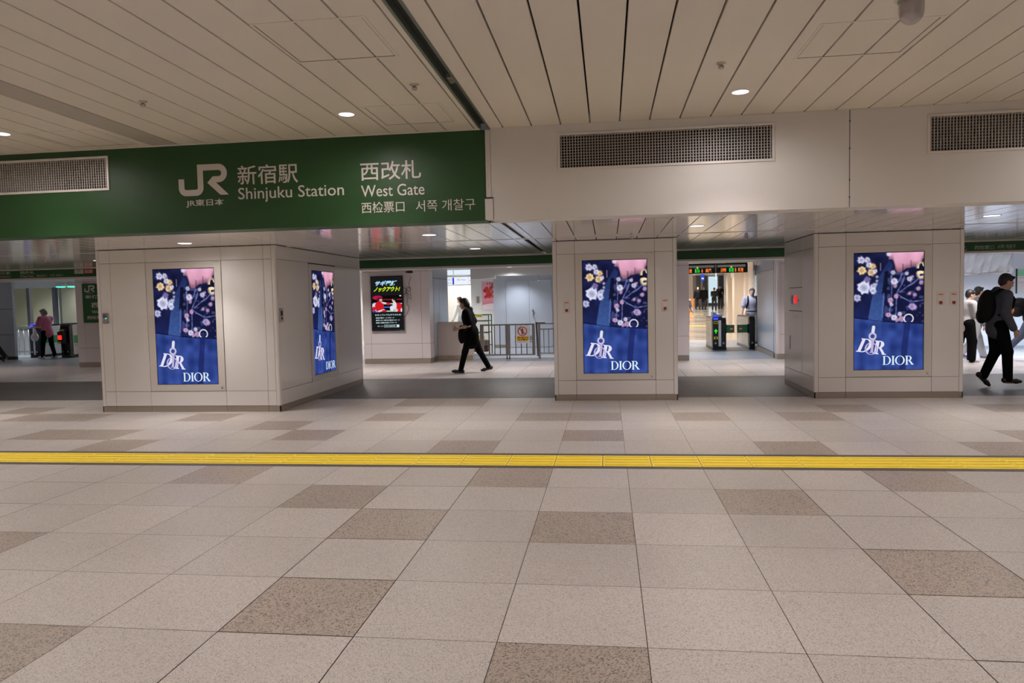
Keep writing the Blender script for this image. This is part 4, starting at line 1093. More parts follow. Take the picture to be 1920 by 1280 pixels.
for k in range(4):
    bx(b, -2.375, -2.35, GY - .038, GY - .032, .44 + k * .045, .455 + k * .045); bx(b, -1.995, -1.93, GY - .038, GY - .032, .44 + k * .045, .457 + k * .045)
link('ties', b, 'black', t)

# wire trolley with yellow and green things behind the gate
t = thing('wire_trolley', 'green wire mesh trolley with a yellow lamp and a brown crate behind the gate', 'trolley', (-3.65, 20.6, 0))
b = bmesh.new()
gx0, gx1, gz1 = -3.95, -3.32, 1.13
for x in (gx0, gx1):
    for y in (20.5, 21.0): tube(b, (x, y, 0.05), (x, y, gz1), 0.016, n=8)
for z in (0.25, 0.62, 0.95, gz1 - .01): bx(b, gx0, gx1, 20.485, 20.515, z - .012, z + .012); bx(b, gx0, gx1, 20.985, 21.015, z - .012, z + .012)
link('frame', b, mat('dark green paint', (0.02, 0.07, 0.03), 0.5), t)
b = bmesh.new()
for i in range(12): x = gx0 + .05 * (i + .5) + .01; bx(b, x, x + .006, 20.50, 20.506, .25, gz1)
for i in range(16): z = .27 + i * .053; bx(b, gx0, gx1, 20.50, 20.506, z, z + .006)
link('mesh_side', b, mat('pale wire', (0.75, 0.75, 0.6), 0.5), t)
b = bmesh.new(); bx(b, gx0 + .03, gx1 - .05, 20.52, 20.95, 0.08, 0.40); tag(link('crate', b, mat('brown crate', (0.16, 0.05, 0.03), 0.6), bevel=.01), 'brown crate inside the green wire trolley', 'crate')
b = bmesh.new(); lathe(b, [(.0, .40), (.05, .40), (.085, .45), (.09, .50), (.06, .56), (.01, .58)], -3.55, 20.6, 18); tag(link('warning_lamp', b, mat('yellow plastic', (0.85, 0.72, 0.03), 0.35)), 'round yellow lamp on the brown crate in the trolley', 'lamp')
b = bmesh.new(); polytube(b, [(-3.98, 20.45, 1.12), (-3.85, 20.45, 1.14), (-3.72, 20.45, 1.08), (-3.80, 20.45, .95), (-3.84, 20.45, .80)], .03, 8); bx(b, -3.66, -3.5, 20.42, 20.48, 1.06, 1.14)
tag(link('yellow_strap', b, mat('yellow strap', (0.75, 0.65, 0.04), 0.5)), 'yellow strap hanging over the trolley top', 'strap')
for x in (gx0, gx1): pass
b = bmesh.new()
for x in (gx0, gx1):
    for y in (20.5, 21.0): tube(b, (x - .012, y, .035), (x + .012, y, .035), .035, n=12)
link('wheels', b, 'blackm', t)

# ------------------------------------------------------------------ RIGHT OPENING: pillars, steel side wall, gates, passage
t = thing('pillar_gate', 'grey white pillar at the left of the ticket gates', None, (1.45, 18.5, 0), kind='structure')
b = bmesh.new(); bx(b, 0.96, 1.88, 17.75, 20.5, 0, 2.42); link('core', b, 'gap', t)
b = bmesh.new(); clad(b, 'f', 17.735, [0.95, 1.60, 1.893], [0.125, 0.58, 2.24, 2.415], g=.003); clad(b, 'r', 1.893, [17.737, 19.1, 20.5], [0.125, 0.58, 2.24, 2.415], g=.003); clad(b, 'l', .95, [17.737, 19.1, 20.5], [0.125, 0.58, 2.24, 2.415], g=.003)
link('cladding', b, 'clad_far', t)
b = bmesh.new(); bx(b, 0.955, 1.888, 17.742, 20.5, 0, .122); link('plinth', b, 'steel_dark', t)
t = thing('pillar_gate', 'pale pillar and steel side wall at the right of the ticket gates', None, (5, 18.5, 0), kind='structure')
b = bmesh.new(); bx(b, 4.08, 6.4, 17.87, 21.0, 0, 2.42); link('core', b, 'gap', t)
b = bmesh.new(); clad(b, 'f', 17.85, [3.98, 5.2, 6.41], [0.125, 0.58, 2.24, 2.415], g=.003); clad(b, 'r', 6.41, [17.86, 19.5, 21.0], [0.125, 0.58, 2.24, 2.415], g=.003)
pts = [(3.90 + .07 * (1 - math.sin(a)), 17.85 + .07 * (1 - math.cos(a))) for a in [math.pi / 2 * k / 6 for k in range(7)]]
prism(b, [(3.98, 17.85), (3.90 + .07, 17.85)] + pts[1:] + [(3.905, 18.0), (3.98, 18.0)], 'z', .125, 2.415)
link('cladding', b, 'clad_far', t)
b = bmesh.new(); bx(b, 3.905, 6.405, 17.858, 18.0, 0, .122); bx(b, 4.0, 6.405, 18.0, 20.99, 0, .122); prism(b, [(3.912, 18.0), (4.06, 20.95), (4.2, 20.95), (4.1, 18.0)], 'z', 0, .122); link('plinth', b, 'steel_dark', t)
b = bmesh.new()
def wx(y): return 3.90 + (y - 18.0) * 0.055
for (ya, yb_, za, zb) in ((18.0, 18.22, .125, 2.415), (18.26, 20.95, .14, 2.11), (18.26, 20.95, 2.12, 2.415)):
    prism(b, [(wx(ya), ya), (wx(yb_), yb_), (wx(yb_) + .1, yb_), (wx(ya) + .1, ya)], 'z', za, zb)
prism(b, [(wx(18.22), 18.22), (wx(18.26), 18.26), (4.1, 18.26), (4.1, 18.22)], 'z', 0, 2.415, 1)
link('steel_panel', b, ['blue_metal', 'gap'], t)
b = bmesh.new(); bx(b, 4.62, 6.5, 24.0, 24.1, 0, 3.0); struct('wall_gate_right', b, 'wall_in')
b = bmesh.new(); prism(b, [(4.55, 24.1), (9.1, 60), (9.4, 60), (4.9, 24.1)], 'z', 0, 3.6); struct('wall_passage_right', b, 'beige')
b = bmesh.new()
for y, w in ((30.0, .5), (38.0, .6)):
    x = 4.55 + (y - 24.1) * .1267
    bx(b, x - .35, x + .1, y, y + w, ramp(y) - .05, 3.2)
struct('pillar_passage', b, 'beige')
b = bmesh.new(); bx(b, 0.5, 1.0, 21.0, 60, 0, 3.6); struct('wall_passage_left', b, 'beige')
b = bmesh.new(); bx(b, 5.7, 6.38, 57.0, 58.0, ramp(57) - .05, 3.5); struct('pillar_passage_white', b, 'wall_in')
b = bmesh.new(); bx(b, 5.6, 6.28, 55.5, 56.5, ramp(55) - .1, ramp(55) + .93); bx(b, 5.58, 6.30, 55.48, 56.52, ramp(55) + .93, ramp(55) + .97); tag(link('counter', b, 'orange'), 'orange counter at the left of the far passage beyond the gates', 'counter')
t = thing('hanging_sign', 'small blue sign hanging high in the far passage', 'sign', (5.4, 43, 2.4))
b = bmesh.new(); bx(b, 5.27, 5.45, 43, 43.05, 2.38, 2.75); link('sign_face', b, emit('blue sign', lin((60, 80, 220)), 1.0), t)
b = bmesh.new(); bx(b, 5.30, 5.42, 42.99, 43.0, 2.48, 2.56); link('white_mark', b, lite, t)
t = thing('shop_window', 'pale cyan lit window far down the passage', 'shop window', (9.5, 70, 0.5))
b = bmesh.new(); bx(b, 9.1, 9.9, 69, 69.1, 0.9, 3.3); link('lit_pane', b, emit('cyan window', lin((205, 228, 238)), 1.0), t)
b = bmesh.new(); bx(b, 9.0, 9.1, 68.95, 69.15, .4, 3.4); bx(b, 9.9, 10.0, 68.95, 69.15, .4, 3.4); bx(b, 7.6, 8.0, 68.95, 69.2, .4, 3.6); bx(b, 8.4, 8.6, 68.95, 69.2, .4, 3.6); link('window_frame', b, 'frame', t)
b = bmesh.new(); bx(b, 7.82, 8.25, 47.0, 47.1, 2.0, 2.75); tag(link('wall_monitor', b, mat('grey monitor', (0.12, 0.11, 0.10), .4)), 'dark grey monitor hanging high beside the far passage wall', 'monitor')
# yellow guide lines in the passage
for y in (36.5, 50.3):
    b = bmesh.new(); bx(b, 1.0, 5.6 + (y - 36) * .05, y, y + .5, ramp(y) - .02, ramp(y) + .02)
    tag(link('tactile_line', b, 'yellow'), ('near' if y < 40 else 'far') + 'er yellow guide line crossing the passage floor behind the gates', 'tactile paving')
b = bmesh.new(); bx(b, 1.6, 4.1, 17.95, 21.1, 0.0005, 0.002); struct('floor_gate_mat', b, mat('blue grey gate floor', (0.30, 0.32, 0.36), 0.35))
b = bmesh.new(); bx(b, 1.6, 4.1, 20.6, 22.2, 0.0021, 0.003); struct('floor_gate_strip', b, 'tile_dark')

# departure boards
t = thing('departure_board', 'black departure board with orange and green digits over the gates', 'departure board', (3.0, 21.2, 2.14))
b = bmesh.new(); bx(b, 1.2, 2.992, 21.2, 21.35, 2.143, 2.385); bx(b, 3.012, 3.86, 21.2, 21.35, 2.143, 2.385); bx(b, 1.2, 3.86, 21.25, 21.32, 2.385, 2.42); bp = link('board_case', b, 'black', t)
b2 = bmesh.new()
for x in (1.8, 2.6, 3.3): bx(b2, x, x + .03, 21.27, 21.30, 2.42, 3.0)
link('hanger', b2, 'steel', t)
b = bmesh.new(); bx(b, 1.25, 2.96, 21.193, 21.2, 2.30, 2.365); bx(b, 3.04, 3.80, 21.193, 21.2, 2.30, 2.365); link('title_strip', b, emit('dim strip', (0.10, 0.10, 0.10), 1), bp)
E_o, E_g = emit('orange digits', lin((255, 130, 50)), 1.1), emit('green digits', lin((40, 235, 90)), 1.1)
OB = (0, 21.191, 0)
def bt(s, a, c, m, z0=2.165, z1=2.275, w=.02): text_on('lettering', s, m, OB, U, V, a, c, z0, z1, parent=bp, weight=w)
bt('各駅停車', 3.13, 3.28, E_o); bt('8:18', 3.36, 3.48, E_g); bt('8', 3.515, 3.55, E_o); bt('新宿', 3.60, 3.74, E_o)
bt('快速', 2.20, 2.35, E_o); bt('8:16', 2.43, 2.56, E_g); bt('6', 2.61, 2.65, E_o); bt('高尾', 2.72, 2.88, E_o)
bt('中央・総武線 Chuo Sobu Line', 2.25, 2.92, 'letter', 2.315, 2.35, .01); bt('埼京線 Saikyo Line', 3.06, 3.70, 'letter', 2.315, 2.35, .01)
b = bmesh.new(); 
for x in (2.50, 3.42): bx(b, x - .022, x + .022, 21.19, 21.193, 2.275, 2.335)
link('yellow_mark', b, emit('yellow mark', lin((225, 215, 40)), .8), bp)
b = bmesh.new(); bx(b, 3.38, 3.42, 24, 24.04, 2.0, 3.0); bx(b, 3.86, 3.90, 24, 24.04, 2.08, 3.0); tag(link('hanger_rods', b, 'frame'), 'two grey hanger rods from the ceiling behind the departure board', 'rod')
t = thing('wall_speaker', 'small grey speaker high on the white wall right of the departure board', 'speaker', (4.15, 21.0, 2.2))
b = bmesh.new(); bx(b, 3.965, 4.055, 20.9, 21.0, 2.18, 2.33); bx(b, 4.0, 4.05, 20.97, 21.0, 2.05, 2.18); link('speaker_body', b, mat('grey plastic box', (.3, .3, .31), .5), t, bevel=.01)

def rrect(y0, y1, z0, z1, r, n=6):
    return [(y1 - r + r * math.cos(a), z1 - r + r * math.sin(a)) for a in [math.pi / 2 * k / n for k in range(n + 1)]] + \
           [(y0 + r - r * math.sin(a), z1 - r + r * math.cos(a)) for a in [math.pi / 2 * k / n for k in range(n + 1)]] + \
           [(y0 + .02, z0), (y1 - .02, z0)]
M['gate_side'] = mat('brushed white gate side', (0.60, 0.58, 0.56), 0.25, metal=.2)
M['flap'] = mat('green gate flap', (0.015, 0.16, 0.05), .4)
def ticket_gate(label, loc, w, h, L, flap=0, arrow=True, readers=True, stripe=False):
    t = thing('ticket_gate', label, 'ticket gate', loc, 0, 'automatic ticket gates')
    b = bmesh.new(); prism(b, rrect(0, L, 0.03, h, 0.16), 'x', -w / 2, w / 2); bx(b, -w / 2 - .01, w / 2 + .01, .02, L - .02, 0, .05); link('body', b, 'black', t, world=False, bevel=.004)
    b = bmesh.new()
    for s in (-1, 1): prism(b, rrect(.13, L - .13, .09, h - .045, .07), 'x', s * (w / 2 + .0005), s * (w / 2 + .012))
    link('side_panel', b, 'gate_side', t, world=False, bevel=.003)
    b = bmesh.new()
    for s in (-1, 1):
        bx(b, s * (w / 2 + .012) - .001, s * (w / 2 + .012) + .001, .16, L - .16, .385, .389); bx(b, s * (w / 2 + .012) - .001, s * (w / 2 + .012) + .001, L / 2, L / 2 + .004, .1, .7)
    link('panel_seam', b, 'gap', t, world=False)
    if stripe:
        b = bmesh.new()
        for s in (-1, 1): bx(b, s * (w / 2 + .013) - .002, s * (w / 2 + .013) + .002, .16, L - .16, .46, .70)
        link('green_stripe', b, mat('green stripe', (0.02, 0.27, 0.08), .4), t, world=False)
    if readers:
        b = bmesh.new(); bx(b, -w * .07, w * .12, -.004, .01, .10, h - .10); link('silver_strip', b, 'frame', t, world=False)
        b = bmesh.new(); bx(b, -w / 2 + .02, -.02, .02, .20, h + .001, h + .03); bx(b, -w / 2 + .02, -w * .1, -.012, .04, h - .085, h - .025); link('card_reader', b, emit('reader glow', (0.06, 0.09, 0.9), 1.0), t, world=False, bevel=.004)
        b = bmesh.new(); bx(b, -.05, .10, .15, .36, h, h + .075); bx(b, -w / 2 + .03, -.06, .25, .55, h, h + .13); link('top_hood', b, mat('clear grey hood', (.55, .55, .55), .2), t, world=False, bevel=.008)
    if arrow:
        b = bmesh.new()
        cx = -w / 2 + .085
        b.faces.new([b.verts.new((cx + p, -.004, .52 + q)) for p, q in ((-.055, .0), (0, .07), (.055, .0), (.018, .0), (.018, -.055), (-.018, -.055), (-.018, .0))])
        link('go_arrow', b, emit('green arrow', (0.03, 0.85, 0.03), 1.0), t, world=False)
        b = bmesh.new(); bx(b, cx - .055, cx + .055, -.003, .005, .30, .37); bx(b, cx - .06, cx + .06, -.003, .005, h - .19, h - .12); link('yellow_sticker', b, mat('yellow sticker', (.75, .6, .03), .5), t, world=False)
        b = bmesh.new(); bx(b, cx - .045, cx + .045, -.005, -.003, h - .175, h - .135); bx(b, cx - .02, cx + .02, -.005, -.003, .315, .355); link('sticker_print', b, 'black', t, world=False)
    b = bmesh.new()
    for x in ([-w / 2 + .075, w / 2 - .075] if w > .3 else [0.0]): tube(b, (x, .004, .19), (x, -.008, .19), .026, n=16)
    link('round_cap', b, 'steel', t, world=False)
    if flap:
        b = bmesh.new(); s = flap
        x0, x1 = sorted((s * w / 2, s * (w / 2 + (.245 if s > 0 else .31))))
        bx(b, x0, x1, .14, .165, .465, .69); fo = link('flap', b, 'flap', t, world=False, bevel=.004)
        cx = s * (w / 2 + (.165 if s > 0 else .21))
        b = bmesh.new(); tube(b, (cx, .14, .578), (cx, .137, .578), .048, n=24); link('no_entry_disc', b, 'red', fo, world=False)
        b = bmesh.new(); bx(b, cx - .034, cx + .034, .134, .136, .568, .588); link('white_bar', b, 'white', fo, world=False)
        b = bmesh.new(); tube(b, (s * (w / 2 + .012), .15, .45), (s * (w / 2 + .012), .15, .705), .022, n=12); link('flap_hinge', b, 'black', t, world=False)
    return t
ticket_gate('ticket gate with glowing green arrow and blue reader under the departure board', (3.085, 21.17, 0), .365, .925, 1.45, flap=1)
ticket_gate('narrow ticket gate against the steel side wall, right of the arrow gate', (3.975, 21.19, 0), .155, .93, 2.0, flap=-1, arrow=False, readers=False)

# ------------------------------------------------------------------ LEFT OPENING
ticket_gate('ticket gate with blue reader where the woman in pink stands', (-18.35, 21.6, 0), .32, 1.06, 1.9, readers=True, arrow=False, stripe=True)
ticket_gate('ticket gate with red lamp at its end beside the green signed pillar', (-17.25, 21.6, 0), .32, 1.10, 1.9, readers=False, arrow=False, stripe=True)
b = bmesh.new(); bx(b, -17.38, -17.18, 21.42, 21.60, .46, .84); bx(b, -17.36, -17.16, 21.5, 21.60, .84, .92); rt = link('ticket_reader', b, 'blackm', None, bevel=.02); tag(rt, 'black ticket slot unit with red lamp on the end of the left gate', 'ticket reader')
b = bmesh.new(); bx(b, -17.35, -17.22, 21.405, 21.42, .58, .72); link('red_lamp', b, emit('red lamp', (1.0, .03, .02), 1.2), rt)
b = bmesh.new(); bx(b, -17.32, -17.19, 21.49, 21.5, .85, .90); bx(b, -17.36, -17.26, 21.41, 21.42, .47, .52); link('yellow_label', b, mat('yellow label', (.7, .55, .02), .5), rt)
t = thing('pillar_sign', 'white pillar at the far left carrying a green station sign', None, (-12.9, 18, 0), kind='structure')
b = bmesh.new(); bx(b, -13.83, -11.6, 17.82, 20.0, 0, 2.42); link('core', b, 'gap', t)
b = bmesh.new(); clad(b, 'f', 17.80, [-13.85, -13.62, -12.6, -11.6], [.125, .50, 2.24, 2.415], g=.003); clad(b, 'l', -13.85, [17.8, 20], [.125, .5, 2.24, 2.415]); clad(b, 'r', -11.58, [17.8, 20], [.125, .5, 2.24, 2.415]); link('cladding', b, 'clad_far', t)
b = bmesh.new(); bx(b, -13.845, -11.59, 17.806, 19.99, 0, .122); link('plinth', b, 'steel_dark', t)
t = thing('wall_sign', 'green station sign board on the far left pillar', 'sign', (-13.1, 17.8, 1.17))
b = bmesh.new(); bx(b, -13.63, -12.55, 17.77, 17.80, 1.17, 2.19); wsn = link('sign_panel', b, 'green2', t)
OW = (0, 17.769, 0)
def wt(s, a, c, d, e, w=.01, m='letter'): text_on('lettering', s, m, OW, U, V, a, c, d, e, parent=wsn, weight=w)
emblem('emblem', 'letter', -13.56, 1.97, .30, 17.767, wsn)
wt('JR東日本', -13.50, -13.33, 1.93, 1.955); wt('新宿駅', -13.54, -13.0, 1.80, 1.89, .015); wt('西改札', -13.38, -12.70, 1.56, 1.70, .015); wt('West Gate', -13.38, -12.75, 1.41, 1.49); wt('西检票口', -13.52, -13.0, 1.26, 1.35)
b = bmesh.new(); bx(b, -21.5, -18.42, 20.9, 21.0, .10, 2.42); 
for z in (.78, 1.58): bx(b, -21.5, -18.42, 20.894, 20.9, z, z + .012, 1)
bx(b, -21.5, -18.42, 20.905, 21.0, 0, .10, 1); struct('wall_blue', b, ['blue_metal', 'gap'])
t = thing('steel_railing', 'short steel railing between the blue wall and the left ticket gate', 'railing', (-19.2, 23.0, 0))
b = bmesh.new(); bx(b, -20.2, -18.55, 22.97, 23.03, .93, .97); bx(b, -20.2, -18.55, 22.98, 23.02, .12, .15); link('rail', b, 'steel', t)
for i in range(9): b = bmesh.new(); tube(b, (-20.1 + i * .19, 23, 0), (-20.1 + i * .19, 23, .93), .014, n=8); link('bar', b, 'steel_dark', t)
# ticket office
t = thing('window_1', 'glazed ticket office front with mullions', None, (-20, 25, 0), kind='structure')
b = bmesh.new(); bx(b, -25.9, -15.5, 24.95, 25.1, 0, .80); bx(b, -25.9, -15.5, 24.95, 25.1, 2.36, 2.6); link('wall_panel', b, 'wall_in', t)
b = bmesh.new()
for x in (-22.4, -21.33, -20.28, -18.2, -16.9): bx(b, x - .06, x + .06, 24.93, 25.08, .80, 2.36)
bx(b, -25.9, -15.5, 24.93, 25.08, .80, .84); link('window_frame', b, mat('violet grey frame', (.30, .29, .36), .35, metal=.4), t)
b = bmesh.new(); bx(b, -25.9, -15.5, 25.0, 25.008, .84, 2.36); link('pane', b, 'glass', t)
b = bmesh.new(); bx(b, -25.9, -15.5, 28.2, 28.3, 0, 3.0); bx(b, -20.2, -20.1, 25.1, 28.2, 0, 3.0); struct('wall_office', b, mat('cream office wall', (.62, .62, .54), .6))
b = bmesh.new(); bx(b, -22.6, -20.5, 25.9, 26.4, 0, .95); tag(link('office_counter', b, mat('pale green counter', (.45, .58, .5), .5), bevel=.01), 'pale green counter inside the ticket office', 'counter')
b = bmesh.new()
for k in range(12): bx(b, -20.9, -20.25, 26.8, 26.84, 1.2 + k * .08, 1.25 + k * .08)
tag(link('window_blind', b, mat('cream blind', (.75, .70, .45), .5)), 'cream slatted blind inside the ticket office', 'blind')
for x in (-17.62, -17.22):
    t = thing('ceiling_lamp', 'green tinted oval ceiling lamp over the left ticket gates, ' + ('the larger one' if x < -17.5 else 'next to the pillar'), 'ceiling lamp', (x, 22.0, 2.30), group='green tinted lamps')
    b = bmesh.new(); n = 24
    lathe(b, [(.14, 0), (.14, -.03), (.11, -.05), (.02, -.055)], 0, 0, 24); link('diffuser', b, emit('green white glow', lin((90, 245, 205)), 1.3), t, world=False)
    b = bmesh.new(); lathe(b, [(.15, .12), (.15, -.01)], 0, 0, 24); link('housing', b, 'white', t, world=False)

# ------------------------------------------------------------------ RIGHT EDGE: white hoarding
b = bmesh.new(); bx(b, 6.41, 10.07, 20.3, 20.4, 0, 2.42); bx(b, 10.10, 16.9, 20.45, 20.55, 0, 2.42); bx(b, 10.06, 10.10, 20.28, 20.46, 0, 2.42)
bx(b, 10.10, 16.9, 20.44, 20.45, 2.22, 2.228); struct('wall_hoarding', b, mat('bluish white hoarding', (.68, .72, .80), .4, noise=(1.5, .05)))
b = bmesh.new(); bx(b, 6.41, 16.9, 20.28, 20.3, 0, .08); struct('baseboard_hoarding', b, mat('blue grey base', (.35, .40, .46), .5))
# crumpled plastic sheet
me_b = bmesh.new(); nx, nz = 60, 18
grid = [[None] * (nx + 1) for _ in range(nz + 1)]
for j in range(nz + 1):
    for i in range(nx + 1):
        x = 8.4 + 1.75 * i / nx; z = 2.42 - .50 * j / nz
        y = 20.19 - .05 * math.sin(i * .9 + .25 * j) * (.3 + .7 * abs(math.sin(i * .13))) - .03 * math.sin(i * .33 + j * .5)
        z += .03 * math.sin(i * .21) * j / nz
        grid[j][i] = me_b.verts.new((x, y, z))
for j in range(nz):
    for i in range(nx):
        f = me_b.faces.new((grid[j][i], grid[j][i + 1], grid[j + 1][i + 1], grid[j + 1][i])); f.smooth = True
so = link('plastic_sheet', me_b, mat('milky plastic sheet', (.78, .80, .84), .25, coat=.3)); tag(so, 'crumpled milky plastic sheet taped over the top of the white hoarding', 'sheet')
md = so.modifiers.new('thickness', 'SOLIDIFY'); md.thickness = .004
b = bmesh.new(); polytube(b, [(8.4, 20.20, 1.93), (8.9, 20.18, 1.95), (9.4, 20.18, 1.92), (9.8, 20.17, 1.96), (10.1, 20.2, 1.97)], .012, 6); link('tape_edge', b, mat('tan tape', (.55, .45, .35), .5), so)
t = thing('wall_notice', 'white notice with green header on the hoarding at the right edge', 'notice', (10.75, 20.44, 1.5))
b = bmesh.new(); bx(b, 10.38, 11.2, 20.425, 20.44, 1.45, 2.02); link('sheet', b, 'white', t)
b = bmesh.new(); bx(b, 10.39, 11.2, 20.422, 20.425, 1.84, 2.0); link('green_header', b, mat('pale green header', (.25, .60, .35), .5), t)
b = bmesh.new(); bx(b, 10.36, 10.385, 20.42, 20.45, 1.40, 2.03); link('dark_edge', b, 'gap', t)
b = bmesh.new(); bx(b, 10.42, 11.15, 20.422, 20.425, 1.79, 1.805); bx(b, 10.42, 11.15, 20.422, 20.425, 1.68, 1.69); link('red_line', b, mat('pinkish line', (.6, .25, .3), .5), t)

# ------------------------------------------------------------------ inner lamps
def inner(x, y, z, w, col, lb, r=.09, size=140): downlight(x, y, z, r, w * 4.0, col, lb, 'inner lamps', size=size, blend=.6)
for x in (-20, -16.5, -9, -5.6, -2.0, 3.0, 7.6, 10.5, 13.5):
    inner(x, 15.9, 2.42, 55, (1, .93, .88), 'recessed lamp behind the green band, ' + {-20: 'far left', -16.5: 'left of the signed pillar', -9: 'behind the left column', -5.6: 'before the boxing screen', -2.0: 'before the steel fence', 3.0: 'before the arrow gate', 7.6: 'over the youth in the light tee', 10.5: 'before the hoarding', 13.5: 'far right'}[x])
for x, y, z, w in ((-20, 22.5, 2.42, 60), (-17.5, 23.6, 3.0, 60), (9.5, 18.6, 2.42, 90), (7.2, 18.8, 2.42, 90), (12, 18.8, 2.42, 60), (2.4, 18.9, 2.42, 45), (3.4, 23, 3.0, 60), (-1.5, 19.6, 2.42, 25)):
    inner(x, y, z, w, (.82, .90, 1.0), 'recessed cool lamp of the inner concourse, ' + ('left office side', 'left gate side', 'over the hoarding', 'near side of the hoarding', 'far right hoarding', 'before the arrow gate', 'behind the arrow gate', 'over the steel fence')[[-20, -17.5, 9.5, 7.2, 12, 2.4, 3.4, -1.5].index(x)])
for x, y in ((-7.0, 26.5), (-5.6, 23.0), (-9, 28), (-5.5, 28.6), (-7.6, 21.9)):
    inner(x, y, 3.0, 110, (1, .97, .92), 'recessed lamp of the bright room, ' + {-7.0: 'before the direction sign', -5.6: 'over the low wall', -9: 'far left', -5.5: 'behind the direction sign', -7.6: 'near the wall screen pillar'}[x])
for x in (-22.5, -21, -19): inner(x, 26.6, 3.0, 32, (1, .97, .85), 'recessed lamp inside the ticket office, ' + {-22.5: 'left', -21: 'middle', -19: 'right'}[x])
for y in (26, 30, 34.5, 39, 43.5, 48, 53, 58, 64):  # unseen downlights, added to brighten the passage
    z = 3.0 + ramp(y) * .6 if y > 34 else 3.0
    x = 2.9 + (y - 26) * .115
    inner(x, y, z, 130, WARM_COL, 'unseen warm passage lamp added for brightness, ' + {26: 'first after the gates', 30: 'second after the gates', 34.5: 'at the ramp foot', 39: 'past the first yellow line', 43.5: 'at mid passage', 48: 'before the far yellow line', 53: 'before the dark walkers', 58: 'over the dark walkers', 64: 'before the shop window'}[y], r=.12, size=150)

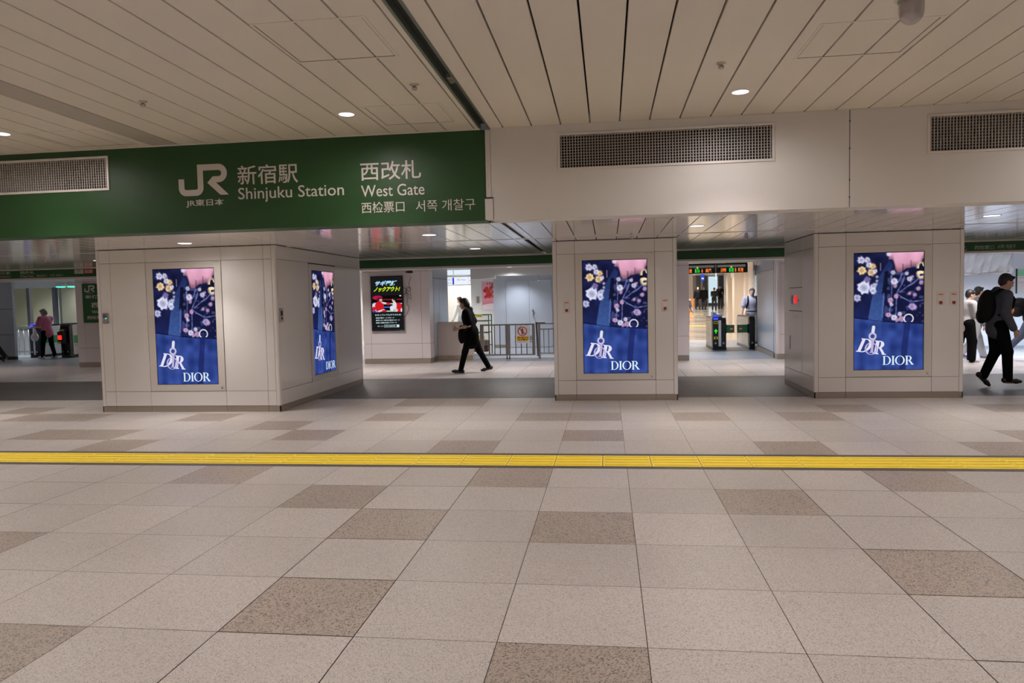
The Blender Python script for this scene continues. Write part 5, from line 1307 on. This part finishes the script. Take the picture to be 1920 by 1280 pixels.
# ------------------------------------------------------------------ PEOPLE (one smooth skin-like surface per body, clothes as children)
def sdf_mesh(prims, vox, name):
    """prims: ('c', a, b, ra, rb, k) tapered capsule; ('e', centre, radii, k, rot) ellipsoid; ('s', ...) subtract ellipsoid; returns bmesh-free mesh via surface nets"""
    pts = []
    for p in prims:
        if p[0] == 'c': pts += [np.array(p[1]) - max(p[3], p[4]), np.array(p[1]) + max(p[3], p[4]), np.array(p[2]) - max(p[3], p[4]), np.array(p[2]) + max(p[3], p[4])]
        elif p[0] == 'e': r = max(p[2]); pts += [np.array(p[1]) - r, np.array(p[1]) + r]
    pts = np.array(pts); lo = pts.min(0) - 3 * vox; hi = pts.max(0) + 3 * vox
    n = np.ceil((hi - lo) / vox).astype(int) + 1
    D = np.full(n, 1.0, np.float32)
    ax = [lo[i] + vox * np.arange(n[i]) for i in range(3)]
    for p in prims:
        if p[0] == 'c': c0 = np.minimum(p[1], p[2]) - max(p[3], p[4]); c1 = np.maximum(p[1], p[2]) + max(p[3], p[4]); k = p[5] if len(p) > 5 else .02
        else: r = max(p[2]); c0 = np.array(p[1]) - r; c1 = np.array(p[1]) + r; k = p[3]
        m = 2 * k + 3 * vox
        s = [slice(max(0, int((c0[i] - m - lo[i]) / vox)), min(n[i], int((c1[i] + m - lo[i]) / vox) + 2)) for i in range(3)]
        X, Y, Z = np.meshgrid(ax[0][s[0]], ax[1][s[1]], ax[2][s[2]], indexing='ij')
        if p[0] == 'c':
            a, bb = np.array(p[1], float), np.array(p[2], float); d = bb - a; L = d @ d + 1e-12
            t = np.clip(((X - a[0]) * d[0] + (Y - a[1]) * d[1] + (Z - a[2]) * d[2]) / L, 0, 1)
            v = np.sqrt((X - a[0] - t * d[0]) ** 2 + (Y - a[1] - t * d[1]) ** 2 + (Z - a[2] - t * d[2]) ** 2) - (p[3] + t * (p[4] - p[3]))
        else:
            c, r = p[1], p[2]
            x, y, z = X - c[0], Y - c[1], Z - c[2]
            if len(p) > 4 and p[4] is not None:
                R = np.array(p[4]); x, y, z = x * R[0][0] + y * R[1][0] + z * R[2][0], x * R[0][1] + y * R[1][1] + z * R[2][1], x * R[0][2] + y * R[1][2] + z * R[2][2]
            q = np.sqrt((x / r[0]) ** 2 + (y / r[1]) ** 2 + (z / r[2]) ** 2); g = np.sqrt((x / r[0] ** 2) ** 2 + (y / r[1] ** 2) ** 2 + (z / r[2] ** 2) ** 2) + 1e-9
            v = q * (q - 1) / g
        o = D[s[0], s[1], s[2]]
        if p[0] == 's': D[s[0], s[1], s[2]] = np.maximum(o, -v)
        else:
            h = np.clip(.5 + .5 * (o - v) / k, 0, 1); D[s[0], s[1], s[2]] = o * (1 - h) + v * h - k * h * (1 - h)
    # surface nets
    S = D < 0
    c = np.zeros(tuple(np.array(D.shape) - 1), np.int8)
    for dx in (0, 1):
        for dy in (0, 1):
            for dz in (0, 1): c += S[dx:dx + c.shape[0], dy:dy + c.shape[1], dz:dz + c.shape[2]]
    cells = np.argwhere((c > 0) & (c < 8))
    idm = -np.ones(c.shape, int); idm[tuple(cells.T)] = np.arange(len(cells))
    acc = np.zeros((len(cells), 3)); cnt = np.zeros(len(cells))
    corners = [(x, y, z) for x in (0, 1) for y in (0, 1) for z in (0, 1)]
    for a in corners:
        for axis in range(3):
            if a[axis] == 1: continue
            q = list(a); q[axis] = 1
            va = D[tuple((cells + a).T)]; vb = D[tuple((cells + q).T)]
            cr = (va < 0) != (vb < 0)
            t = np.where(cr, va / np.where(va == vb, 1, va - vb), 0)
            for i in range(3): acc[:, i] += np.where(cr, a[i] + (t if i == axis else 0), 0)
            cnt += cr
    V_ = (cells + acc / cnt[:, None]) * vox + lo
    faces = []
    for axis in range(3):
        sl0 = [slice(None)] * 3; sl1 = [slice(None)] * 3; sl0[axis] = slice(0, -1); sl1[axis] = slice(1, None)
        e = S[tuple(sl0)] != S[tuple(sl1)]
        P = np.argwhere(e)
        u, w = (axis + 1) % 3, (axis + 2) % 3
        ok = (P[:, u] > 0) & (P[:, w] > 0) & (P[:, u] < D.shape[u] - 1) & (P[:, w] < D.shape[w] - 1); P = P[ok]
        du, dw = np.zeros(3, int), np.zeros(3, int); du[u] = 1; dw[w] = 1
        q = np.stack([idm[tuple((P - du - dw).T)], idm[tuple((P - dw).T)], idm[tuple(P.T)], idm[tuple((P - du).T)]], -1)
        inside = S[tuple(P.T)]
        q = np.where(inside[:, None], q, q[:, ::-1]); faces.append(q)
    F = np.concatenate(faces); F = F[(F >= 0).all(1)]
    me = bpy.data.meshes.new(name); me.from_pydata(V_.tolist(), [], F.tolist())
    me.polygons.foreach_set('use_smooth', [True] * len(F)); me.update()
    return me

def rx(v, a, o=(0, 0, 0)):
    """swing forward (towards +y) a vector by angle a degrees about x"""
    a = math.radians(a); c, s = math.cos(a), math.sin(a)
    return np.array([v[0], v[1] * c - v[2] * s, v[1] * s + v[2] * c])
def rz_(v, a):
    a = math.radians(a); c, s = math.cos(a), math.sin(a)
    return np.array([v[0] * c - v[1] * s, v[0] * s + v[1] * c, v[2]])
def ry_(v, a):
    a = math.radians(a); c, s = math.cos(a), math.sin(a)
    return np.array([v[0] * c + v[2] * s, v[1], -v[0] * s + v[2] * c])

SKIN = mat('warm skin', (0.55, 0.33, 0.24), 0.5)
SKINP = mat('pale skin', (0.72, 0.48, 0.40), 0.5)
M['hair'] = mat('dark hair', (0.018, 0.014, 0.013), 0.5)
M['hair_grey'] = mat('grey hair', (0.20, 0.18, 0.17), 0.6)
def person(label, loc, heading, H=1.68, lean=3, head=(0, 0), legL=(15, 10), legR=(-15, 20), armL=(10, 15, 8), armR=(-10, 15, 8), vox=.010,
           top='black', top_sleeve='short', bottom='black', shoe='blackm', skin=None, hair='hair', build=1.0, top_len=0.0, loose=1.0, hood=False, floor=0.0, hairlen=0.0, sole=None, ankle=0.0, wide=1.0, group=None):
    s = H / 1.70
    skin = skin or SKIN
    t = thing('person', label, 'person', (loc[0], loc[1], floor), heading, group=group)
    hip = np.array([0, 0, .90]) * s
    def up(v): return rx(np.array(v) * s, -lean)          # lean forward: tip towards +y
    def tr(v): return hip + up(v)
    J = {}
    J['pel'] = tr((0, 0, .02)); J['waist'] = tr((0, .005, .16)); J['chest'] = tr((0, .01, .34)); J['neck0'] = tr((0, 0, .50))
    hd = np.array([0, .10, .62]); J['hc'] = tr((0, .03 + .02, .665))
    for sd, nm, lg, ar in ((-1, 'L', legL, armL), (1, 'R', legR, armR)):
        h_ = hip + np.array([sd * .092 * s * build, 0, -.01 * s]); J['hip' + nm] = h_
        th = rx(np.array([sd * .01, 0, -.43]) * s, lg[0]); k_ = h_ + th; J['knee' + nm] = k_
        shv = rx(np.array([0, 0, -.415]) * s, lg[0] - lg[1]); a_ = k_ + shv; J['ank' + nm] = a_
        fa = lg[2] if len(lg) > 2 else (lg[0] - lg[1]) * .6
        J['heel' + nm] = a_ + rx(np.array([0, -.05, -.05]) * s, fa); J['ball' + nm] = a_ + rx(np.array([0, .12, -.062]) * s, fa); J['toe' + nm] = a_ + rx(np.array([sd * .01, .175, -.065]) * s, fa)
        sh_ = tr((sd * .185 * build, 0, .455)); J['sh' + nm] = sh_
        ab = ar[2]
        ua = ry_(rx(np.array([0, 0, -.285]) * s, ar[0]), -sd * ab); e_ = sh_ + ua; J['el' + nm] = e_
        fo = ry_(rx(np.array([0, 0, -.25]) * s, ar[0] + ar[1]), -sd * (ab - (ar[3] if len(ar) > 3 else 0))); w_ = e_ + fo; J['wr' + nm] = w_
        J['fd' + nm] = fo / np.linalg.norm(fo)
    zmin = min(min(J['heel' + n][2], J['toe' + n][2], J['ball' + n][2]) for n in 'LR') - .022 * s
    for k in J:
        if not k.startswith('fd'): J[k] = J[k] - np.array([0, 0, zmin])
    yaw, pit = head
    hc = J['hc']
    def hp(v): return hc + rz_(rx(np.array(v) * s, -pit), yaw)
    Rh = np.stack([rz_(rx(np.array(e), -pit), yaw) for e in ((1, 0, 0), (0, 1, 0), (0, 0, 1.0))], 1)
    Rl = np.stack([rx(np.array(e), -lean) for e in ((1, 0, 0), (0, 1, 0), (0, 0, 1.0))], 1)
    B = build * s
    tors = [('e', J['pel'], (.150 * B, .105 * s, .12 * s), .05, Rl), ('e', J['waist'], (.130 * B, .098 * s, .15 * s), .05, Rl), ('e', J['chest'], (.160 * B, .112 * s, .17 * s), .05, Rl),
            ('c', J['shL'] * .85 + J['shR'] * .15, J['shR'] * .85 + J['shL'] * .15, .058 * s, .058 * s, .04)]
    P = [q for q in tors]
    P += [('c', J['neck0'] - [0, 0, .05 * s], hp((0, -.015, -.07)), .056 * s, .050 * s, .02)]
    P += [('e', hp((0, -.012, .025)), (.074 * s, .092 * s, .088 * s), .02, Rh), ('e', hp((0, .022, -.045)), (.056 * s, .066 * s, .072 * s), .03, Rh), ('c', hp((0, .086, -.005)), hp((0, .104, -.032)), .009 * s, .014 * s, .01),
          ('e', hp((.074, -.01, -.01)), (.010 * s, .020 * s, .032 * s), .006, Rh), ('e', hp((-.074, -.01, -.01)), (.010 * s, .020 * s, .032 * s), .006, Rh), ('c', hp((-.03, .073, .022)), hp((.03, .073, .022)), .012 * s, .012 * s, .012), ('e', hp((0, .070, -.095)), (.024 * s, .020 * s, .018 * s), .02, Rh), ('c', hp((-.015, .080, -.063)), hp((.015, .080, -.063)), .008 * s, .008 * s, .01)]
    for n, sd in (('L', -1), ('R', 1)):
        P += [('c', J['hip' + n], J['knee' + n], .082 * B, .052 * s, .04), ('c', J['knee' + n], J['knee' + n] * .6 + J['ank' + n] * .4, .052 * s, .052 * s, .02), ('c', J['knee' + n] * .6 + J['ank' + n] * .4, J['ank' + n], .050 * s, .034 * s, .02),
              ('c', J['heel' + n], J['ball' + n], .030 * s, .028 * s, .02), ('c', J['sh' + n], J['el' + n], .050 * B, .038 * s, .03), ('c', J['el' + n], J['wr' + n], .037 * s, .025 * s, .02)]
        f = J['fd' + n]; w = J['wr' + n]
        inn = np.array([-sd, 0, 0.]); side = np.cross(f, inn); side /= np.linalg.norm(side); inn = np.cross(side, f)
        P.append(('c', w + f * .02 * s, w + f * .075 * s, .024 * s, .026 * s, .015)); P.append(('c', w + f * .05 * s + side * .015 * s, w + f * .085 * s - side * .0, .024 * s, .022 * s, .012))
        for i, (off, L) in enumerate(((-.027, .062), (-.009, .074), (.009, .069), (.027, .052))):
            k0 = w + f * .088 * s + side * off * s; k1 = k0 + (f * .92 + inn * .38) * L * .55 * s; k2 = k1 + (f * .62 + inn * .78) * L * .5 * s
            P += [('c', k0, k1, .0095 * s, .009 * s, .005), ('c', k1, k2, .009 * s, .0075 * s, .003)]
        sg = -1
        if side[1] < 0: sg = 1
        fr_ = side * (1 if side[1] > 0 else -1)
        t0 = w + f * .035 * s + fr_ * .022 * s; t1 = t0 + (f * .6 + fr_ * .75 + inn * .2) * .036 * s; t2 = t1 + (f * .85 + fr_ * .3 + inn * .4) * .030 * s
        P += [('c', t0, t1, .013 * s, .011 * s, .006), ('c', t1, t2, .011 * s, .009 * s, .004)]
    link('body', sdf_mesh(P, vox, 'body'), skin, t, world=False, recalc=False)
    # top
    g = .016 * loose * s
    T = [(q[0], q[1], tuple(np.array(q[2]) + g + .004), q[3], q[4]) if q[0] == 'e' else (q[0], q[1], q[2], q[3] + g, q[4] + g, q[5]) for q in tors]
    T += [('c', J['pel'] - [0, 0, .0], J['pel'] - np.array([0, 0, .05 + top_len]) * s, .125 * B + g, .130 * B + g * 1.2, .04)] if top_len >= 0 else []
    for n in 'LR':
        if top_sleeve == 'short': e = J['sh' + n] * .25 + J['el' + n] * .75; T += [('c', J['sh' + n], e, .055 * B + g, .052 * s + g * 1.3, .03)]
        elif top_sleeve == 'long': T += [('c', J['sh' + n], J['el' + n], .052 * B + g, .043 * s + g, .03), ('c', J['el' + n], J['wr' + n], .042 * s + g, .030 * s + g, .02)]
    T += [('c', J['neck0'] - [0, 0, .03 * s], J['neck0'] + [0, .005, .012 * s], .066 * s, .062 * s, .03)]
    if hood: T += [('e', J['neck0'] + np.array([0, -.07, .03]) * s, (.10 * s, .055 * s, .06 * s), .03, None)]
    T += [('s', tuple(J['neck0'] + np.array([0, .03, .075]) * s), (.065 * s, .075 * s, .055 * s), .01, None)]
    link('top', sdf_mesh(T, vox * 1.1, 'top'), top, t, world=False, recalc=False)
    g = .014 * wide * s
    Q = [('e', J['pel'] - np.array([0, 0, .01]), (.155 * B + g * .5, .112 * s + g * .5, .125 * s), .04, Rl)]
    for n in 'LR':
        en = J['knee' + n] * ankle + J['ank' + n] * (1 - ankle)
        Q += [('c', J['hip' + n], J['knee' + n], .086 * B + g, .058 * s + g, .04), ('c', J['knee' + n], en, .058 * s + g, .044 * s + g * 1.1, .03)]
    link('trousers', sdf_mesh(Q, vox * 1.1, 'trousers'), bottom, t, world=False, recalc=False)
    for n in 'LR':
        z = np.array([0, 0, .012]) * s
        F_ = [('c', J['heel' + n] + z * 1.2, J['ball' + n] + z, .038 * s, .036 * s, .02), ('c', J['ball' + n] + z, J['toe' + n] + z, .036 * s, .026 * s, .02), ('c', J['heel' + n] + z * 2, J['ank' + n], .038 * s, .040 * s, .02)]
        so_ = link('shoe', sdf_mesh(F_, vox, 'shoe'), shoe, t, world=False, recalc=False)
        if sole:
            F_ = [('c', J['heel' + n] - z * .6, J['ball' + n] - z * .5, .030 * s, .032 * s, .015), ('c', J['ball' + n] - z * .5, J['toe' + n] - z * .3, .032 * s, .024 * s, .015)]
            link('sole', sdf_mesh(F_, vox, 'sole'), sole, so_, world=False, recalc=False)
    # hair, eyes, mouth
    Hh = [('e', hp((0, -.022, .045)), (.084 * s, .098 * s, .088 * s), .015, Rh), ('e', hp((0, -.055, .0)), (.078 * s, .062 * s, .085 * s), .02, Rh), ('c', hp((-.05, .055, .085)), hp((.05, .055, .085)), .022 * s, .022 * s, .02)]
    if hairlen: Hh += [('c', hp((0, -.07, -.03)), hp((0, -.075, -.05 - hairlen)), .062 * s, .05 * s, .03), ('c', hp((.07, -.02, .02)), hp((.068, -.02, -.05 - hairlen * .3)), .022 * s, .016 * s, .02), ('c', hp((-.07, -.02, .02)), hp((-.068, -.02, -.05 - hairlen * .3)), .022 * s, .016 * s, .02)]
    Hh += [('s', tuple(hp((0, .085, -.03))), (.075 * s, .080 * s, .085 * s), .008, Rh)]
    link('hair', sdf_mesh(Hh, min(vox, .012), 'hair'), hair, t, world=False, recalc=False)
    for sd in (-1, 1):
        b = bmesh.new(); bmesh.ops.create_icosphere(b, subdivisions=2, radius=.0095 * s); b.transform(Matrix.Translation(hp((sd * .030, .082, .004)))); link('eye', b, mat('eye dark', (.03, .02, .02), .2), t, world=False, smooth=True)
    b = bmesh.new(); tube(b, hp((-.02, .091, -.064)), hp((.02, .091, -.064)), .0045 * s, n=8); link('lips', b, mat('lips', (.40, .14, .12), .5), t, world=False)
    return t, J

def local_thing(name, label, cat, t, group=None):
    return thing(name, label, cat, tuple(t.location), t.rotation_euler.z, group)
D2 = math.radians
# 1 the person in black walking to the left behind the columns (heading -X)
cloth_black = mat('black cloth', (0.004, 0.004, 0.0045), .9, spec=.12)
cloth_black2 = mat('black soft cloth', (0.005, 0.005, 0.0055), .9, spec=.12)
t, J = person('person in black top and black trousers walking left, holding a cup, bag at the hip', (-2.86, 15.33), D2(90), H=1.60, lean=9, head=(0, 14), legL=(18, 3, 8), legR=(-21, 8, -10), armL=(-14, 88, 6), armR=(-20, 30, 14), vox=.008,
              top=cloth_black, bottom=cloth_black2, shoe=mat('charcoal shoe', (.03, .03, .032), .6), top_len=.16, loose=1.9, wide=.9, hairlen=.02, build=1.08, hood=True)
c = local_thing('drink_cup', 'clear drink cup held in front by the person in black walking left', 'cup', t)
w = J['wrL'] + J['fdL'] * .085
b = bmesh.new(); lathe(b, [(.028, w[2] - .03), (.036, w[2] + .09), (.030, w[2] + .10)], w[0] + .03, w[1] + .03, 16); link('cup', b, mat('milky cup', (.6, .55, .55), .3), c, world=False)
b = bmesh.new(); tube(b, (w[0] + .03, w[1] + .03, w[2] + .09), (w[0] + .035, w[1] + .04, w[2] + .18), .004, n=6); link('straw', b, 'white', c, world=False)
bag_m = mat('black nylon', (.006, .006, .007), .7, spec=.2)
c = local_thing('shoulder_bag', 'black drawstring bag hanging in front of the person in black', 'bag', t)
hpx = J['hipL']
link('bag_body', sdf_mesh([('e', hpx + np.array([-.10, .17, -.06]), (.05, .075, .15), .03, None), ('e', hpx + np.array([-.10, .18, .06]), (.04, .05, .12), .04, None)], .01, 'bag_body'), bag_m, c, world=False, recalc=False)
b = bmesh.new(); polytube(b, [tuple(hpx + np.array([-.10, .18, .16])), tuple(J['wrL'] + np.array([0, -.02, -.02])), tuple(J['wrL'] + np.array([0.02, 0, .02]))], .010, 8); link('bag_strap', b, bag_m, c, world=False)
c = local_thing('waist_bag', 'small black pouch with pale label at the waist of the person in black', 'bag', t)
link('pouch_body', sdf_mesh([('e', hpx + np.array([-.07, .10, .12]), (.07, .09, .07), .03, None)], .01, 'pouch'), bag_m, c, world=False, recalc=False)
b = bmesh.new(); bx(b, hpx[0] - .147, hpx[0] - .138, .07 + hpx[1], .14 + hpx[1], hpx[2] + .11, hpx[2] + .13); link('label_patch', b, 'frame', c, world=False)
c = local_thing('smartphone', 'pink cased phone in the rear hand of the person in black', 'phone', t)
w = J['wrR'] + J['fdR'] * .11
b = bmesh.new(); bx(b, w[0] - .008, w[0] + .008, w[1] - .04, w[1] + .04, w[2] - .11, w[2] + .07); link('phone_case', b, mat('pink red case', (.55, .10, .18), .4), c, world=False, bevel=.006)

# 2 man at the right with backpack walking to the right (heading +X)
jm = mat('grey blue jacket', (.075, .085, .11), .85, spec=.2, noise=(20, .15))
t, J = person('man in grey jacket and black trousers walking right past the right column', (5.90, 12.15), D2(-90), H=1.66, lean=7, head=(0, 18), legL=(4, 28, -42), legR=(14, 12, 0), armL=(-20, 45, 10), armR=(-8, 30, 8), vox=.008,
              top=jm, top_sleeve='long', bottom=cloth_black, shoe='blackm', top_len=.05, loose=1.5, wide=1.4, hood=True)
bp_ = local_thing('backpack', 'large black backpack on the man in the grey jacket', 'backpack', t)
ck = J['chest']
link('pack_body', sdf_mesh([('e', ck + np.array([0, -.21, -.08]), (.14, .11, .22), .03, None), ('e', ck + np.array([0, -.19, -.02]), (.14, .10, .22), .04, None), ('e', ck + np.array([0, -.27, -.20]), (.11, .07, .12), .02, None)], .010, 'pack_body'), bag_m, bp_, world=False, recalc=False)
b = bmesh.new()
for sd in (-1, 1): b = bmesh.new(); polytube(b, [tuple(ck + np.array([sd * .10, -.15, .13])), tuple(ck + np.array([sd * .11, -.05, .20])), tuple(ck + np.array([sd * .12, .06, .16])), tuple(ck + np.array([sd * .13, .135, .04])), tuple(ck + np.array([sd * .15, .08, -.10])), tuple(ck + np.array([sd * .13, -.10, -.2]))], .018, 8); link('strap', b, bag_m, bp_, world=False)
b = bmesh.new(); polytube(b, [tuple(ck + np.array([.10, -.06, .225])), tuple(ck + np.array([.115, .05, .185]))], .006, 6); link('piping', b, 'white', bp_, world=False)

# 3 person in white shirt beyond the low wall, walking away to the left
t, J = person('person in white shirt and pale blue trousers walking in the bright room', (-5.35, 27.0), D2(60), H=1.70, lean=8, legL=(20, 5), legR=(-18, 15), armL=(14, 10, 8), armR=(-30, 10, 12), vox=.014, top=mat('white shirt', (.78, .78, .80), .7), top_sleeve='long', bottom=mat('pale blue trousers', (.32, .38, .45), .8), shoe='blackm')
# 4 man at the gates
shirt = mat('pale lilac shirt', (.62, .60, .78), .7)
t, J = person('man in pale lilac shirt with shoulder straps coming up to the gates', (4.44, 23.7), D2(172), H=1.70, lean=4, head=(0, 4), legL=(8, 4), legR=(-10, 12), armL=(-4, 12, 12), armR=(6, 14, 12), vox=.012, top=shirt, bottom=mat('khaki trousers', (.36, .33, .28), .8), shoe='blackm', skin=SKINP, hair='hair_grey', top_len=-1, build=1.1, loose=1.4)
bp_ = local_thing('backpack', 'dark backpack of the man in the pale lilac shirt', 'backpack', t)
ck = J['chest']
link('pack_body', sdf_mesh([('e', ck + np.array([0, -.21, -.04]), (.14, .10, .22), .03, None)], .016, 'pack_body'), bag_m, bp_, world=False, recalc=False)
b = bmesh.new()
for sd in (-1, 1): b = bmesh.new(); polytube(b, [tuple(ck + np.array([sd * .11, -.10, .17])), tuple(ck + np.array([sd * .12, .03, .19])), tuple(ck + np.array([sd * .125, .13, .08])), tuple(ck + np.array([sd * .14, .13, -.06])), tuple(ck + np.array([sd * .17, .0, -.18]))], .020, 8); link('strap', b, bag_m, bp_, world=False)
b = bmesh.new(); w = J['pel']; n = 24
ring = [tuple(w + np.array([.172 * math.cos(2 * math.pi * i / n), .130 * math.sin(2 * math.pi * i / n), .055])) for i in range(n + 1)]
polytube(b, ring, .018, 6); link('belt', b, 'black', t, world=False)
# 5-8 people far down the passage
far = ramp(56)
blk, gry = mat('black coat', (.007, .007, .008), .8, spec=.2), mat('dark grey trousers', (.03, .03, .034), .8)
person('person in black coat far down the passage, the leftmost of the group', (7.05, 56), D2(170), H=1.80, lean=2, legL=(10, 5), legR=(-10, 12), vox=.02, top=blk, top_sleeve='long', bottom=gry, shoe=M['white'], floor=ramp(56), top_len=.1, loose=1.8)
person('short person in dark clothes far down the passage, the middle one of the group', (7.80, 56), D2(180), H=1.68, lean=1, legL=(6, 4), legR=(-8, 10), vox=.02, top=mat('charcoal top', (.02, .022, .022), .8), top_sleeve='long', bottom=gry, shoe='blackm', floor=ramp(56), armL=(20, 60, 4), armR=(20, 60, 4), loose=1.6)
person('tall person in black far down the passage with tan shoes, looking down', (8.45, 57.5), D2(165), H=1.86, lean=8, head=(0, 25), legL=(12, 4), legR=(-6, 8), vox=.02, top=blk, top_sleeve='long', bottom=gry, shoe=mat('tan shoe', (.35, .22, .12), .6), floor=ramp(57.5), armL=(25, 70, 4), armR=(25, 70, 4), loose=1.8)
person('person mostly hidden behind the leftmost walker of the far group', (6.98, 59), D2(180), H=1.84, vox=.025, top=blk, top_sleeve='long', bottom=gry, shoe='blackm', floor=ramp(58), loose=1.6, skin=SKINP)
# 9 woman in pink at the left gates
pink = mat('pink knit top', (.46, .13, .22), .8)
t, J = person('woman in pink top and black trousers reaching to the left ticket gate', (-17.60, 21.28), D2(85), H=1.56, lean=6, head=(10, 22), legL=(12, 8, 4), legR=(-6, 10, 0), armL=(20, 62, 4), armR=(24, 58, 4), vox=.012, top=pink, bottom=cloth_black, shoe=mat('pale trainers', (.5, .42, .42), .6), hair='hair_grey', build=1.12, top_len=.01, loose=1.7, wide=1.0, hairlen=.02)
c = local_thing('plastic_bag', 'white plastic shopping bag hanging from the hand of the woman in pink', 'bag', t)
w = (J['wrL'] + J['wrR']) / 2 + J['fdL'] * .09
link('bag_body', sdf_mesh([('e', w + np.array([0, .02, -.30]), (.10, .12, .13), .04, None), ('c', w + np.array([0, 0, -.02]), w + np.array([0, .01, -.20]), .015, .06, .04)], .012, 'bag_body'), mat('white plastic', (.75, .75, .76), .35), c, world=False, recalc=False)
# 10 walker leaving at the left frame edge: only the shoe shows
person('person in black at the left frame edge of whom one black shoe shows', (-17.82, 19.3), D2(80), H=1.70, legL=(20, 5), legR=(-22, 24), vox=.016, top=blk, top_sleeve='long', bottom=blk, shoe='blackm', loose=1.5)
# 11 youth in white tee half hidden by the right column
white_tee = mat('light grey tee', (.50, .49, .50), .8)
t, J = person('person in light tee and wide black trousers with white sneakers behind the right column', (7.44, 16.55), D2(-80), H=1.50, lean=4, head=(-10, 12), legL=(-14, 14, -4), legR=(10, 12, 0), armL=(14, 78, 4), armR=(16, 80, 4), vox=.010, top=white_tee, bottom=cloth_black, shoe=mat('white sneaker', (.62, .60, .58), .6), sole=M['white'], top_len=.03, loose=1.8, wide=3.2)
c = local_thing('smartphone', 'phone with lit screen in the hands of the person in the light tee', 'phone', t)
w = (J['wrL'] + J['wrR']) / 2 + J['fdL'] * .10
b = bmesh.new(); bx(b, w[0] - .036, w[0] + .036, w[1] - .004, w[1] + .006, w[2] - .06, w[2] + .09); link('phone_body', b, 'black', c, world=False)
b = bmesh.new(); bx(b, w[0] - .032, w[0] + .032, w[1] - .006, w[1] - .004, w[2] - .05, w[2] + .08); link('screen', b, emit('blue screen', (.1, .15, 1.0), 1.0), c, world=False)
# 12 grey trousers further back
person('person in light grey trousers and blue sneakers walking behind the man with the backpack', (8.00, 17.4), D2(-75), H=1.62, lean=4, legL=(24, 6, 10), legR=(-18, 26, -20), vox=.014, top=mat('grey top', (.14, .14, .16), .8), top_sleeve='long', bottom=mat('light grey trousers', (.42, .43, .46), .8), shoe=mat('blue sneaker', (.16, .16, .38), .6), sole=M['white'], loose=1.5, wide=2.0)
# 13 person cut by the right frame edge
t, J = person('person in dark jacket and blue jeans at the right frame edge, facing left column side', (8.98, 17.0), D2(-90), H=1.72, lean=8, legL=(-28, 14, -30), legR=(22, 4, 10), armL=(-20, 30, 14), armR=(14, 40, 10), vox=.012, top=blk, top_sleeve='long', bottom=mat('dark blue jeans', (.06, .07, .12), .8), shoe='blackm', sole=M['white'], loose=1.8)
c = local_thing('shoulder_bag', 'black and orange bag carried at the right frame edge', 'bag', t)
ck = J['chest']
link('bag_body', sdf_mesh([('e', ck + np.array([-.1, -.30, -.02]), (.14, .17, .12), .04, None), ('e', ck + np.array([-.1, -.34, -.20]), (.12, .15, .12), .04, None)], .014, 'bag_body'), bag_m, c, world=False, recalc=False)
link('orange_trim', sdf_mesh([('e', ck + np.array([-.1, -.44, -.19]), (.09, .065, .08), .02, None)], .014, 'orange_trim'), mat('orange brown trim', (.30, .10, .03), .6), c, world=False, recalc=False)
# 14 person behind the left gate pillar
person('person in blue grey top whose elbow shows past the left gate pillar', (3.03, 30.0), D2(180), H=1.66, vox=.016, armL=(-20, 60, 16), armR=(-20, 60, 16), top=mat('blue grey top', (.16, .20, .28), .8), top_sleeve='long', bottom=gry, shoe='blackm')
